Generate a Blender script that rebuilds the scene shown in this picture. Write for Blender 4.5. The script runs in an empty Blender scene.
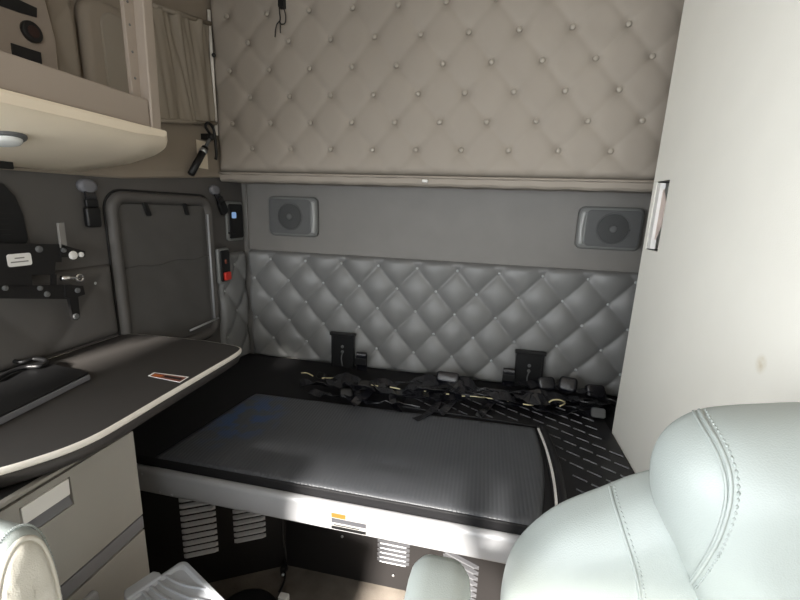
import bpy, bmesh, math, random
from mathutils import Vector, Matrix, noise
random.seed(7)
C = bpy.context.scene.collection
H = 1.36                                   # eye height above the cab floor
# ------------------------------------------------------------------ camera maths
YAW, PITCH, ROLL, F = .2005, .2210, .0367, 400.0
_cy, _sy = math.cos(YAW), math.sin(YAW)
FW = Vector((-_sy*math.cos(PITCH), _cy*math.cos(PITCH), -math.sin(PITCH)))
_r0 = Vector((_cy, _sy, 0)); _u0 = _r0.cross(FW)
RT = math.cos(ROLL)*_r0 + math.sin(ROLL)*_u0
UP = -math.sin(ROLL)*_r0 + math.cos(ROLL)*_u0
def _ray(x, y): return RT*((x-400)/F) + UP*((300-y)/F) + FW
EYE = Vector((0, 0, H))
def on_x(x, y, X): d = _ray(x, y); return EYE + d*(X/d.x)
def on_y(x, y, Y): d = _ray(x, y); return EYE + d*(Y/d.y)
def on_z(x, y, Z): d = _ray(x, y); return EYE + d*((Z-H)/d.z)
cam = bpy.data.objects.new('camera', bpy.data.cameras.new('camera'))
C.objects.link(cam)
cam.matrix_world = Matrix.Translation(EYE) @ Matrix((RT, UP, -FW)).transposed().to_4x4()
cam.data.sensor_width = 36; cam.data.lens = 36*F/800; cam.data.clip_start = .01
bpy.context.scene.camera = cam

# ------------------------------------------------------------------ materials
def lin(c): return tuple(((v/255)/12.92 if v/255 <= .04045 else ((v/255+.055)/1.055)**2.4) for v in c)
def mat(name, rgb, rough=.6, metal=0, bump=None, var=0, spec=.5, sheen=0, coat=0):
    m = bpy.data.materials.new(name); m.use_nodes = True
    nt = m.node_tree; b = nt.nodes['Principled BSDF']
    c = lin(rgb)
    b.inputs['Base Color'].default_value = (*c, 1)
    b.inputs['Roughness'].default_value = rough
    b.inputs['Metallic'].default_value = metal
    b.inputs['Specular IOR Level'].default_value = spec
    b.inputs['Coat Weight'].default_value = coat
    tc = nt.nodes.new('ShaderNodeTexCoord')
    if var:
        n = nt.nodes.new('ShaderNodeTexNoise'); n.inputs['Scale'].default_value = 9; n.inputs['Detail'].default_value = 5
        r = nt.nodes.new('ShaderNodeMapRange'); r.inputs[1].default_value = .3; r.inputs[2].default_value = .7
        r.inputs[3].default_value = 1-var; r.inputs[4].default_value = 1+var*.6
        mx = nt.nodes.new('ShaderNodeVectorMath'); mx.operation = 'SCALE'; mx.inputs[0].default_value = c
        nt.links.new(tc.outputs['Object'], n.inputs['Vector']); nt.links.new(n.outputs['Fac'], r.inputs[0])
        nt.links.new(r.outputs[0], mx.inputs['Scale']); nt.links.new(mx.outputs[0], b.inputs['Base Color'])
    if bump:
        kind, sc, st = bump
        bp = nt.nodes.new('ShaderNodeBump'); bp.inputs['Strength'].default_value = st; bp.inputs['Distance'].default_value = .002
        if kind == 'noise':
            t = nt.nodes.new('ShaderNodeTexNoise'); t.inputs['Scale'].default_value = sc; t.inputs['Detail'].default_value = 3; o = t.outputs['Fac']
        elif kind == 'voronoi':
            t = nt.nodes.new('ShaderNodeTexVoronoi'); t.inputs['Scale'].default_value = sc; o = t.outputs['Distance']
        else:
            t = nt.nodes.new('ShaderNodeTexWave'); t.bands_direction = kind; t.inputs['Scale'].default_value = sc; o = t.outputs['Fac']
        nt.links.new(tc.outputs['Object'], t.inputs['Vector'])
        nt.links.new(o, bp.inputs['Height']); nt.links.new(bp.outputs['Normal'], b.inputs['Normal'])
    return m
M = {}
M['upholstery'] = mat('beige_vinyl', (160,151,140), .6, bump=('noise', 700, .25), var=.03, spec=.35)
M['leather'] = mat('grey_leather', (127,127,126), .38, bump=('voronoi', 420, .2), var=.03, spec=.55)
M['button'] = mat('pale_button', (166,158,146), .3)
M['buttongrey'] = mat('grey_button', (176,178,178), .35)
M['band'] = mat('grey_plastic', (128,125,121), .55, bump=('noise', 900, .2), var=.05)
M['wallgrey'] = mat('shaded_wall_grey', (88,85,82), .6, bump=('noise', 600, .2), var=.05)  # same grey as the band, darkened to carry the left wall's shade
M['wallbeige'] = mat('left_wall_beige', (146,135,121), .7, bump=('noise', 500, .25), var=.04)
M['curtain'] = mat('curtain_cloth', (150,141,128), .9, bump=('noise', 900, .3), spec=.15)
M['blind'] = mat('blind_cloth', (92,90,88), .85, bump=('noise', 800, .3), var=.06, spec=.2)
M['cream'] = mat('cream_plastic', (232,219,197), .5, bump=('noise', 700, .15), var=.03)
M['closet'] = mat('closet_laminate', (240,238,229), .65, bump=('noise', 420, .25), var=.015, spec=.3)
M['lip'] = mat('taupe_plastic', (158,146,134), .5, bump=('noise', 600, .2))
M['black'] = mat('black_plastic', (17,17,18), .45, bump=('noise', 500, .1))
M['blackmetal'] = mat('black_metal', (20,18,18), .5, bump=('noise', 300, .1))
M['web'] = mat('black_webbing', (20,20,26), .25, bump=('Y', 260, .2), spec=.9)
M['carpetblack'] = mat('black_deck', (17,16,19), .7, bump=('noise', 300, .4), var=.15)
M['rubber'] = mat('black_rubber', (24,23,25), .42, bump=('noise', 400, .15))
M['ridge'] = mat('sheen_ridge', (64,64,66), .35)  # rubber dashes, their specular sheen painted in as grey
M['silver'] = mat('painted_silver', (176,177,180), .5, metal=.2, bump=('noise', 600, .08), var=.04)
M['louverdimmed'] = mat('dimmed_louver', (66,66,68), .4)  # same louvres, colour darkened where the sun bleaches them
M['litedgegrey'] = mat('lit_edge_grey', (172,173,171), .4)  # paler grey standing in for light on the speaker chamfer
M['louver'] = mat('brightened_louver', (205,206,208), .45)  # louvre copy for the left panel, its brightness put into the colour
M['steel'] = mat('bright_steel', (200,202,205), .28, metal=.9)
M['desk'] = mat('desk_laminate', (56,53,51), .6, bump=('noise', 700, .15), var=.05)
M['edge'] = mat('edge_band', (236,231,222), .4)
M['darkedge'] = mat('dark_rubber_edge', (58,55,54), .45)
M['cabinet'] = mat('cabinet_grey', (156,153,146), .5, bump=('noise', 500, .12), var=.03)
M['cabinetdark'] = mat('cabinet_trim', (118,118,122), .45)
M['seam'] = mat('dark_seam', (26,25,25), .8)
M['seat'] = mat('pale_seat_leather', (163,170,167), .45, bump=('voronoi', 520, .13), var=.02, spec=.5)
M['seatwarmlit'] = mat('warm_lit_leather', (200,196,185), .45, bump=('voronoi', 520, .15), var=.03)  # seat leather with warm light painted into its colour
M['thread'] = mat('stitch_thread', (160,167,164), .6)
M['bin'] = mat('grey_bin_plastic', (158,161,166), .42, bump=('noise', 600, .1))
M['carpet'] = mat('floor_carpet', (106,99,91), .95, bump=('noise', 350, 1.0), var=.35, spec=.1)
M['white'] = mat('white_paper', (236,234,230), .6)
M['labelgrey'] = mat('label_paper', (158,156,153), .7)
M['labelmid'] = mat('label_grey_print', (66,66,70), .7)
M['print'] = mat('label_print', (90,88,86), .6)
M['orange'] = mat('label_orange', (176,92,34), .6)
M['rust'] = mat('label_red_brown', (120,62,44), .6)
M['socketred'] = mat('socket_dark_red', (52,30,25), .6)
M['red'] = mat('red_button', (215,52,40), .4)
M['chrome'] = mat('chrome', (220,220,220), .15, metal=1)
M['cord'] = mat('yellow_cord', (226,214,170), .5)
M['grille'] = mat('speaker_grille', (100,101,101), .6, bump=('voronoi', 700, .6))
M['cone'] = mat('speaker_cone', (74,75,75), .6, bump=('voronoi', 700, .6))
M['speakerframe'] = mat('speaker_frame', (122,123,121), .45)
M['ceiling'] = mat('ceiling_vinyl', (180,170,158), .8)
M['lens'] = mat('clear_lens', (230,232,230), .12)
M['pink'] = mat('paper_pink', (222,205,196), .7)
def emis(name, rgb, s):
    m = bpy.data.materials.new(name); m.use_nodes = True; b = m.node_tree.nodes['Principled BSDF']
    b.inputs['Base Color'].default_value = (*lin(rgb), 1)
    b.inputs['Emission Color'].default_value = (*lin(rgb), 1); b.inputs['Emission Strength'].default_value = s
    return m
M['lcd'] = emis('lit_display', (120,150,190), .5)
# ribbed vinyl of the lid pad, with blue scuffs of its own
def pad_mat():
    m = mat('ribbed_vinyl', (82,84,88), .36, bump=('X', 26, .35), spec=.5)
    nt = m.node_tree; b = nt.nodes['Principled BSDF']
    tc = nt.nodes.new('ShaderNodeTexCoord')
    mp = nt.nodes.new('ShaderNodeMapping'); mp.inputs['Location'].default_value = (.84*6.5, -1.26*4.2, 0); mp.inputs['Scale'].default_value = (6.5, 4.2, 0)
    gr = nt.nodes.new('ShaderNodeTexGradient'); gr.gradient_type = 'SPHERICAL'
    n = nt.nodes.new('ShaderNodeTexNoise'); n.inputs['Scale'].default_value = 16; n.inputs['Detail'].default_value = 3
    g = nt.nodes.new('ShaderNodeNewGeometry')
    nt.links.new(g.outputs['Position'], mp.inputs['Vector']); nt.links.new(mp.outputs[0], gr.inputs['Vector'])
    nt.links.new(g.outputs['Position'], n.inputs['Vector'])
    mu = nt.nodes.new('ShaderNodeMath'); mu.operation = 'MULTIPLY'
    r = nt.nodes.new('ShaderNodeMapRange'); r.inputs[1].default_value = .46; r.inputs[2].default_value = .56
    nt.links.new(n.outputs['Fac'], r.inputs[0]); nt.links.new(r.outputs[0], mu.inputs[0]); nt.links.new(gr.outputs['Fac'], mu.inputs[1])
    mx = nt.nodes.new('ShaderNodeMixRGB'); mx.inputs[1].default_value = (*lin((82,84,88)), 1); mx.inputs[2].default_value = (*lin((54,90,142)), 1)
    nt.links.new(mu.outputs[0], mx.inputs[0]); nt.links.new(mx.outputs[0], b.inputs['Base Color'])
    return m
M['pad'] = pad_mat()
# closet stain
def closet_mat():
    m = M['closet']; nt = m.node_tree; b = nt.nodes['Principled BSDF']
    src = b.inputs['Base Color'].links[0].from_socket
    p = on_x(761, 364, .54)
    g = nt.nodes.new('ShaderNodeNewGeometry'); mp = nt.nodes.new('ShaderNodeMapping')
    mp.inputs['Location'].default_value = (0, -p.y*55, -p.z*45); mp.inputs['Scale'].default_value = (0, 55, 45)
    gr = nt.nodes.new('ShaderNodeTexGradient'); gr.gradient_type = 'SPHERICAL'
    n = nt.nodes.new('ShaderNodeTexNoise'); n.inputs['Scale'].default_value = 90
    mu = nt.nodes.new('ShaderNodeMath'); mu.operation = 'MULTIPLY'
    mx = nt.nodes.new('ShaderNodeMixRGB'); mx.inputs[2].default_value = (*lin((196,180,140)), 1)
    nt.links.new(g.outputs['Position'], mp.inputs['Vector']); nt.links.new(mp.outputs[0], gr.inputs['Vector'])
    nt.links.new(g.outputs['Position'], n.inputs['Vector'])
    nt.links.new(gr.outputs['Fac'], mu.inputs[0]); nt.links.new(n.outputs['Fac'], mu.inputs[1])
    nt.links.new(mu.outputs[0], mx.inputs[0]); nt.links.new(src, mx.inputs[1]); nt.links.new(mx.outputs[0], b.inputs['Base Color'])
closet_mat()

# ------------------------------------------------------------------ object helpers
BASE = {}                                   # world location of every empty / parent
def tag(o, label=None, cat=None, group=None, kind=None):
    if label: o['label'] = label
    if cat: o['category'] = cat
    if group: o['group'] = group
    if kind: o['kind'] = kind
    return o
def thing(name, label, cat, loc, group=None):
    o = bpy.data.objects.new(name, None); C.objects.link(o); o.empty_display_size = .05
    o.location = loc; BASE[o.name] = Vector(loc)
    return tag(o, label, cat, group)
def obj(name, bm, m, parent=None, smooth=False, bevel=0, label=None):
    """bm in WORLD coordinates -> one mesh object; parent is kept unrotated."""
    off = BASE[parent.name] if parent else Vector((0, 0, 0))
    bmesh.ops.recalc_face_normals(bm, faces=bm.faces[:])
    if parent is None:                      # give a single-mesh thing an origin at its base
        xs = [v.co for v in bm.verts]
        off = Vector((sum(v.x for v in xs)/len(xs), sum(v.y for v in xs)/len(xs), min(v.z for v in xs)))
    for v in bm.verts: v.co -= off
    me = bpy.data.meshes.new(name); bm.to_mesh(me); bm.free()
    me.materials.append(m)
    if smooth:
        for p in me.polygons: p.use_smooth = True
    o = bpy.data.objects.new(name, me); C.objects.link(o)
    if parent: o.parent = parent
    else: o.location = off
    BASE[o.name] = off
    if bevel:
        b = o.modifiers.new('bevel', 'BEVEL'); b.width = bevel; b.segments = 3; b.limit_method = 'ANGLE'; b.angle_limit = .6
        for p in me.polygons: p.use_smooth = True
        w = o.modifiers.new('wn', 'WEIGHTED_NORMAL'); w.keep_sharp = True
    if label: o['label'] = label
    return o
def BM(): return bmesh.new()
def box(bm, a, b):
    (x0,y0,z0),(x1,y1,z1) = a, b
    v = [bm.verts.new(p) for p in ((x0,y0,z0),(x1,y0,z0),(x1,y1,z0),(x0,y1,z0),(x0,y0,z1),(x1,y0,z1),(x1,y1,z1),(x0,y1,z1))]
    for f in ((0,3,2,1),(4,5,6,7),(0,1,5,4),(1,2,6,5),(2,3,7,6),(3,0,4,7)): bm.faces.new([v[i] for i in f])
def hexa(bm, pts):
    v = [bm.verts.new(p) for p in pts]
    for f in ((0,3,2,1),(4,5,6,7),(0,1,5,4),(1,2,6,5),(2,3,7,6),(3,0,4,7)): bm.faces.new([v[i] for i in f])
def loops(bm, rings, cap0=True, cap1=True, closed=True):
    R = [[bm.verts.new(p) for p in r] for r in rings]
    n = len(R[0])
    for a, b in zip(R, R[1:]):
        for i in range(n if closed else n-1):
            j = (i+1) % n
            bm.faces.new((a[i], a[j], b[j], b[i]))
    if cap0: bm.faces.new(R[0][::-1])
    if cap1: bm.faces.new(R[-1])
def prism(bm, out2, O, U, V, N, d, bev=0, seg=3):
    """extrude a 2-D outline (list of (u,v)) along N by d, front edge rounded by bev (outline scaled about its centre)."""
    O, U, V, N = map(Vector, (O, U, V, N))
    cu = sum(p[0] for p in out2)/len(out2); cv = sum(p[1] for p in out2)/len(out2)
    hu = max(abs(p[0]-cu) for p in out2); hv = max(abs(p[1]-cv) for p in out2)
    def ring(h, ins):
        fu, fv = 1-ins/hu, 1-ins/hv
        return [O+U*(cu+(p[0]-cu)*fu)+V*(cv+(p[1]-cv)*fv)+N*h for p in out2]
    r = [ring(0, 0)]
    if bev:
        for k in range(seg+1):
            a = k/seg*math.pi/2
            r.append(ring(d-bev+bev*math.sin(a), bev*(1-math.cos(a))))
    else: r.append(ring(d, 0))
    loops(bm, r)
def rrect(x0, y0, x1, y1, r, n=6):
    o = []
    for cx, cy, a0 in ((x1-r,y1-r,0),(x0+r,y1-r,90),(x0+r,y0+r,180),(x1-r,y0+r,270)):
        for k in range(n+1):
            a = math.radians(a0+90*k/n); o.append((cx+r*math.cos(a), cy+r*math.sin(a)))
    return o
def disc(cx, cy, r, n=28): return [(cx+r*math.cos(2*math.pi*k/n), cy+r*math.sin(2*math.pi*k/n)) for k in range(n)]
def spline(pts, n=8, closed=False):
    P = [Vector(p) for p in pts]; o = []; m = len(P)
    rng = range(m) if closed else range(m-1)
    for i in rng:
        if closed: a, b, c, d = P[(i-1)%m], P[i], P[(i+1)%m], P[(i+2)%m]
        else: a, b, c, d = P[max(i-1,0)], P[i], P[i+1], P[min(i+2,m-1)]
        for k in range(n):
            t = k/n
            o.append(.5*((2*b)+(c-a)*t+(2*a-5*b+4*c-d)*t*t+(3*b-a-3*c+d)*t**3))
    if not closed: o.append(P[-1])
    return o
def frames(P):
    T = []
    for i in range(len(P)):
        d = P[min(i+1,len(P)-1)]-P[max(i-1,0)]
        T.append(d.normalized() if d.length > 1e-9 else Vector((0,0,1)))
    n = Vector((0,0,1)) if abs(T[0].z) < .9 else Vector((1,0,0))
    out = []
    for t in T:
        n = (n-t*n.dot(t)); n = n.normalized() if n.length > 1e-6 else t.orthogonal().normalized()
        out.append((t, n, t.cross(n)))
    return out
def tube(bm, pts, r, sides=8):
    P = [Vector(p) for p in pts]; fr = frames(P); rings = []
    for i, (p, (t, n, b)) in enumerate(zip(P, fr)):
        rr = r[i] if isinstance(r, (list, tuple)) else r
        rings.append([p+n*(rr*math.cos(2*math.pi*k/sides))+b*(rr*math.sin(2*math.pi*k/sides)) for k in range(sides)])
    loops(bm, rings)
def ribbon(bm, pts, w, th, side=None):
    """flat webbing swept along pts; side = the width direction (default: horizontal)."""
    P = [Vector(p) for p in pts]; rings = []
    for i, p in enumerate(P):
        t = (P[min(i+1,len(P)-1)]-P[max(i-1,0)]).normalized()
        s = Vector(side) if side else t.cross(Vector((0,0,1)))
        if s.length < 1e-4: s = Vector((1,0,0))
        s = (s-t*s.dot(t)).normalized(); n = t.cross(s)
        rings.append([p-s*w/2-n*th/2, p+s*w/2-n*th/2, p+s*w/2+n*th/2, p-s*w/2+n*th/2])
    loops(bm, rings)
def ball(bm, c, r, sx=1, sy=1, sz=1, u=12, v=8):
    mt = Matrix.Translation(c) @ Matrix.Diagonal((sx*r, sy*r, sz*r, 1))
    bmesh.ops.create_uvsphere(bm, u_segments=u, v_segments=v, radius=1, matrix=mt)
def cyl(bm, a, b, r, n=16): tube(bm, [a, b], r, n)
X_, Y_, Z_ = Vector((1,0,0)), Vector((0,1,0)), Vector((0,0,1))
def wz(z): return z+H

# ------------------------------------------------------------------ setting
XL, XR, YB, YF, ZC = -1.25, 1.06, 1.93, -1.25, wz(1.0)
def struct(name, bm, m, **k): return tag(obj(name, bm, m, **k), kind='structure')
bm = BM(); box(bm, (XL-.05, YF-.05, -.06), (XR+.05, YB+.06, 0)); struct('floor', bm, M['carpet'])
bm = BM(); box(bm, (XL-.05, YF-.05, ZC), (XR+.05, YB+.06, ZC+.05)); struct('ceiling', bm, M['ceiling'])
bm = BM(); box(bm, (XL-.05, YB, 0), (XR+.05, YB+.06, ZC)); struct('wall_back', bm, M['band'])
def side_wall(bm, x0, x1):
    box(bm, (x0, YF, 0), (x1, YB, ZC))
def side_wall_left(bm, x0, x1):
    box(bm, (x0, .30, 0), (x1, YB, ZC)); box(bm, (x0, -1.1, 0), (x1, .30, .80)); box(bm, (x0, -1.1, wz(.45)), (x1, .30, ZC)); box(bm, (x0, YF, 0), (x1, -1.1, ZC))
bm = BM(); side_wall_left(bm, XL-.05, XL); struct('wall_left', bm, M['wallgrey'])
bm = BM(); side_wall(bm, XR, XR+.05); struct('wall_right', bm, M['wallbeige'])
bm = BM(); box(bm, (XL, YF-.05, 0), (XR, YF, .92)); box(bm, (XL, YF-.05, wz(.42)), (XR, YF, ZC))
box(bm, (XL, YF-.05, .92), (XL+.1, YF, wz(.42))); box(bm, (XR-.1, YF-.05, .92), (XR, YF, wz(.42)))
struct('wall_front', bm, M['wallgrey'])

# beige liner on the upper part of the left wall (ends in a rolled seam above the grey wall)
bm = BM()
low = [on_x(0,167,XL), on_x(120,176,XL), on_x(217,178,XL)]
ys = [.46, .85, 1.21, 1.75, 1.925]; zs = [wz(.07), wz(.072), wz(.078), wz(.125), wz(.12)]
rings = []
for y, z in zip(ys, zs):
    rings.append([(XL+.001,y,z-.004),(XL+.008,y,z-.006),(XL+.014,y,z),(XL+.012,y,z+.02),(XL+.012,y,ZC-.002),(XL+.001,y,ZC-.002)])
loops(bm, rings); struct('trim_1', bm, M['wallbeige'])

# ------------------------------------------------------------------ quilted panels
def quilt(bm, x0, x1, z0, z1, y, X0, SX, Z0, SZ, par, amp, wid, thick, step=.011, edge=.03, axis='y', power=.5, dim=None, dw=.38):
    """grid facing -y (or +x for axis 'x') with button-tufted relief; a solid slab behind."""
    nx = max(2, int((x1-x0)/step)); nz = max(2, int((z1-z0)/step))
    def hgt(x, z):
        i = (x-X0)/SX - par; j = (Z0-z)/SZ
        p, q = (i+j)/2, (i-j)/2
        a = abs(math.sin(math.pi*p)); b = abs(math.sin(math.pi*q))
        h = min(1, a/wid)**power * min(1, b/wid)**power
        d2 = (p-round(p))**2+(q-round(q))**2
        d = 1-math.exp(-d2/.012) if dim is None else 1-math.exp(-math.sqrt(d2)/dim)
        h = amp*((1-dw)*h + dw*d)
        h += amp*.06*noise.noise(Vector((x*14, z*14, 3)))
        e = min(x-x0, x1-x, z-z0, z1-z)
        k = max(0, min(1, e/edge)); k = math.sqrt(1-(1-k)**2)
        return h*k - (1-k)*thick*.8
    G = []
    for r in range(nz+1):
        row = []
        for c in range(nx+1):
            x = x0+(x1-x0)*c/nx; z = z0+(z1-z0)*r/nz
            h = hgt(x, z)
            row.append(bm.verts.new((x, y-h, z) if axis == 'y' else (y+h, x, z)))
        G.append(row)
    for r in range(nz):
        for c in range(nx): bm.faces.new((G[r][c], G[r][c+1], G[r+1][c+1], G[r+1][c]))
    # back plate
    rim = [G[0][c] for c in range(nx+1)]+[G[r][nx] for r in range(1,nz+1)]+[G[nz][c] for c in range(nx-1,-1,-1)]+[G[r][0] for r in range(nz-1,0,-1)]
    s = thick if axis == 'y' else -thick
    back = [bm.verts.new((v.co.x, y+thick, v.co.z) if axis == 'y' else (y-thick, v.co.y, v.co.z)) for v in rim]
    n = len(rim)
    for i in range(n): bm.faces.new((rim[i], rim[(i+1)%n], back[(i+1)%n], back[i]))
    bm.faces.new(back)
def put_buttons(parent, x0, x1, z0, z1, y, X0, SX, Z0, SZ, par, r, axis='y', dep=0, m='buttongrey'):
    bm = BM()
    off = BASE[parent.name]
    ball(bm, off, r, *((1,.55,1) if axis == 'y' else (.55,1,1)))
    first = obj('button', bm, M[m], parent, smooth=True)
    me = first.data; n = 0
    for j in range(-12, 14):
        for i in range(-4, 30):
            if (i+j+par) % 2: continue
            x = X0+SX*i; z = Z0-SZ*j
            if not (x0+.012 < x < x1-.01 and z0+.012 < z < z1-.012): continue
            p = Vector((x, y-dep, z)) if axis == 'y' else Vector((y+dep, x, z))
            o = first if n == 0 else first.copy()
            if n: C.objects.link(o)
            o.location = p-off; n += 1
    return n
# upper panel
k = 1.74/1.8
UX, USX, UZ, USZ = -1.1902*k, .0968*k, wz(.8072*k), .1105*k
zb = wz(.143)
up = thing('quilted_panel', 'large beige button-tufted vinyl panel across the upper back wall', 'wall panel', (-.1, 1.80, zb))
bm = BM(); quilt(bm, -1.236, XR-.01, zb, ZC-.004, 1.745, UX, USX, UZ, USZ, 0, .026, .5, .03, step=.0088, edge=.03, power=.6, dim=.13, dw=.82)
obj('padding', bm, M['upholstery'], up, smooth=True)
put_buttons(up, -1.236, .72, zb, ZC, 1.735, UX, USX, UZ, USZ, 0, .0105, dep=.007, m='button')
bm = BM(); box(bm, (-1.234, 1.776, zb+.003), (XR-.01, 1.929, ZC-.006)); obj('backing', bm, M['upholstery'], up)
# rolled flap under its lower edge
fl = thing('padded_flap', 'narrow beige quilted flap with piping below the upper tufted panel', 'trim', (-.1, 1.84, wz(.105)))
bm = BM()
prof = [(1.745,.142),(1.736,.132),(1.738,.112),(1.748,.103),(1.79,.1035),(1.928,.106),(1.928,.142)]
xs = [-1.236+i*(XR-.01+1.236)/70 for i in range(71)]
rings = []
for x in xs:
    rings.append([(x, y, wz(z)+(.0016*math.sin(x*38+y*30) if 0<i<6 else 0)) for i,(y,z) in enumerate(prof)])
loops(bm, rings); obj('padding', bm, M['upholstery'], fl, smooth=False)
bm = BM(); tube(bm, [(x, 1.736, wz(.1395)) for x in xs], .005, 8); obj('piping', bm, M['upholstery'], fl, smooth=True)
# lower panel
k = 1.925/1.8
LX, LSX, LZ, LSZ = -1.1049*k, .0908*k, wz(-.2546*k), .1011*k
lo = thing('quilted_panel', 'grey tufted leather panel along the back wall below both speakers', 'wall panel', (-.1, 1.92, wz(-.81)))
bm = BM(); quilt(bm, -1.212, XR-.01, wz(-.815), wz(-.232), 1.915, LX, LSX, LZ, LSZ, 1, .034, 1.0, .012, step=.008, edge=.02, power=.5, dim=.14, dw=.3)
obj('padding', bm, M['leather'], lo, smooth=True)
put_buttons(lo, -1.212, .76, wz(-.80), wz(-.232), 1.908, LX, LSX, LZ, LSZ, 1, .0066, dep=.003)
# small pad in the corner of the left wall (under the control panel)
sp = thing('quilted_panel', 'narrow tufted grey leather pad in the rear corner beside the red buckle', 'wall panel', (XL+.01, 1.82, wz(-.81)))
bm = BM(); quilt(bm, 1.685, 1.90, wz(-.81), wz(-.24), XL+.012, 1.81, .09, wz(-.30), .12, 0, .022, .75, .011, step=.009, edge=.02, axis='x')
obj('padding', bm, M['leather'], sp, smooth=True)
put_buttons(sp, 1.70, 1.90, wz(-.80), wz(-.26), XL+.016, 1.81, .09, wz(-.30), .12, 0, .006, axis='x')
# pad on the left wall behind the bracket
fp = thing('quilted_panel', 'dark tufted pad on the left wall behind the desk', 'wall panel', (XL+.01, .85, wz(-.49)))
bm = BM(); quilt(bm, .50, 1.125, wz(-.465), wz(-.215), XL+.012, 1.06, .16, wz(-.27), .18, 0, .012, .7, .011, step=.01, edge=.03, axis='x')
obj('padding', bm, M['wallgrey'], fp, smooth=True)
put_buttons(fp, .50, 1.12, wz(-.46), wz(-.22), XL+.012, 1.06, .16, wz(-.27), .18, 0, .005, axis='x')

# ------------------------------------------------------------------ speakers in the grey band
def speaker(x0, x1, z0, z1, lit, label):
    t = thing('speaker', label, 'speaker', ((x0+x1)/2, YB-.001, z0), 'wall speakers in the grey band')
    U, V, N = X_, Z_, -Y_
    O = (0, YB-.001, 0)
    bm = BM(); prism(bm, rrect(x0, z0, x1, z1, .028), O, U, V, N, .030, .014); obj('frame', bm, M['speakerframe'], t, smooth=True)
    a, b = (x0+.012, x1-.032) if lit == 'r' else (x0+.032, x1-.012)
    bm = BM(); prism(bm, rrect(a, z0+.014, b, z1-.014, .02), (0, YB-.029, 0), U, V, N, .006, .003); g = obj('grille', bm, M['grille'], t, smooth=True)
    cx, cz = (a+b)/2, (z0+z1)/2
    bm = BM(); prism(bm, disc(cx, cz, .062), (0, YB-.034, 0), U, V, N, .004, .002); obj('cone', bm, M['cone'], t, smooth=True)
    bm = BM()
    tube(bm, [(cx+.066*math.cos(q*math.pi/20), YB-.036, cz+.066*math.sin(q*math.pi/20)) for q in range(41)], .0025, 6); obj('ring', bm, M['grille'], t, smooth=True)
    bm = BM(); prism(bm, disc(cx, cz, .016), (0, YB-.037, 0), U, V, N, .006, .004); obj('dust_cap', bm, M['grille'], t, smooth=True)
    bm = BM(); s = 1 if lit == 'r' else -1; e = x1-.020 if lit == 'r' else x0+.020
    tube(bm, [(e+s*.006*(1-((q-6)/6)**2), YB-.031, z0+.022+(z1-z0-.044)*q/12) for q in range(13)], .009, 8); obj('lit_edge_strip', bm, M['litedgegrey'], t, smooth=True)  # pale strip paints the light caught by the side chamfer
speaker(-1.088, -.824, wz(-.150), wz(.047), 'r', 'left one of two grey wall speakers, near the left corner')
speaker(.395, .657, wz(-.138), wz(.045), 'l', 'right one of two grey wall speakers, beside the white closet')
# tiny white clip on the flap
p = on_y(425, 181, 1.73)
bm = BM(); box(bm, (p.x-.012, 1.722, p.z-.006), (p.x+.012, 1.735, p.z+.006)); tag(obj('clip', bm, M['white'], bevel=.003), 'tiny white clip caught in the seam under the upper tufted panel', 'clip')
# pale scuff-free vertical trim in the corner
bm = BM(); tube(bm, [(-1.222, 1.922, wz(-.23)), (-1.222, 1.922, wz(.10))], .006, 8); struct('trim_2', bm, M['band'], smooth=True)

# ------------------------------------------------------------------ bunk
DZ = wz(-.81)
bk = thing('bunk_platform', 'black bunk platform with silver front rail below the tufted back wall', 'bunk', (-.1, 1.4, 0))
bm = BM(); box(bm, (XL+.002, .964, DZ-.035), (XR-.002, 1.90, DZ)); obj('deck', bm, M['carpetblack'], bk, bevel=.006)
bm = BM()
prof = [(.964,-.030),(.959,-.026),(.950,-.026),(.942,-.030),(.937,-.040),(.937,-.100),(.942,-.110),(.950,-.115),(.964,-.115)]
prof = [(y, DZ+z) for y, z in prof]
loops(bm, [[(x, y, z) for y, z in prof] for x in (-1.235, .95)]); rail = obj('front_rail', bm, M['silver'], bk, bevel=.004)
# warning label on the rail
lb = [on_y(330,507,.9366), on_y(368,517,.9366)]
lx0, lx1, lz1, lz0 = lb[0].x, lb[1].x, DZ-.046, DZ-.102
bm = BM(); box(bm, (lx0, .9355, lz0), (lx1, .9372, lz1)); wl = obj('warning_label', bm, M['labelgrey'], rail)
def lab(name, u0, u1, v0, v1, m, yy=.9350):
    bm = BM(); box(bm, (lx0+(lx1-lx0)*u0, yy, lz0+(lz1-lz0)*v0), (lx0+(lx1-lx0)*u1, .9358, lz0+(lz1-lz0)*v1)); return bm
# print of the label (kept inside one mesh per colour, sub-parts of the rail)
o = obj('label_stripe', lab('', .04, .42, .70, .96, 0), M['orange'], rail)
o = obj('label_stripe', lab('', .04, .96, .40, .66, 0), M['labelmid'], rail)
o = obj('label_stripe', lab('', .04, .96, .02, .20, 0), M['black'], rail)
o = obj('label_stripe', lab('', .10, .78, .24, .30, 0), M['black'], rail)
for px, py in ((142,474),(160,492),(172,495)):
    p = on_y(px, py, .937); bm = BM(); prism(bm, disc(p.x, p.z, .004, 12), (0,.937,0), X_, Z_, -Y_, .002, .001); obj('bolt', bm, M['steel'], bk, smooth=True)
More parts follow.
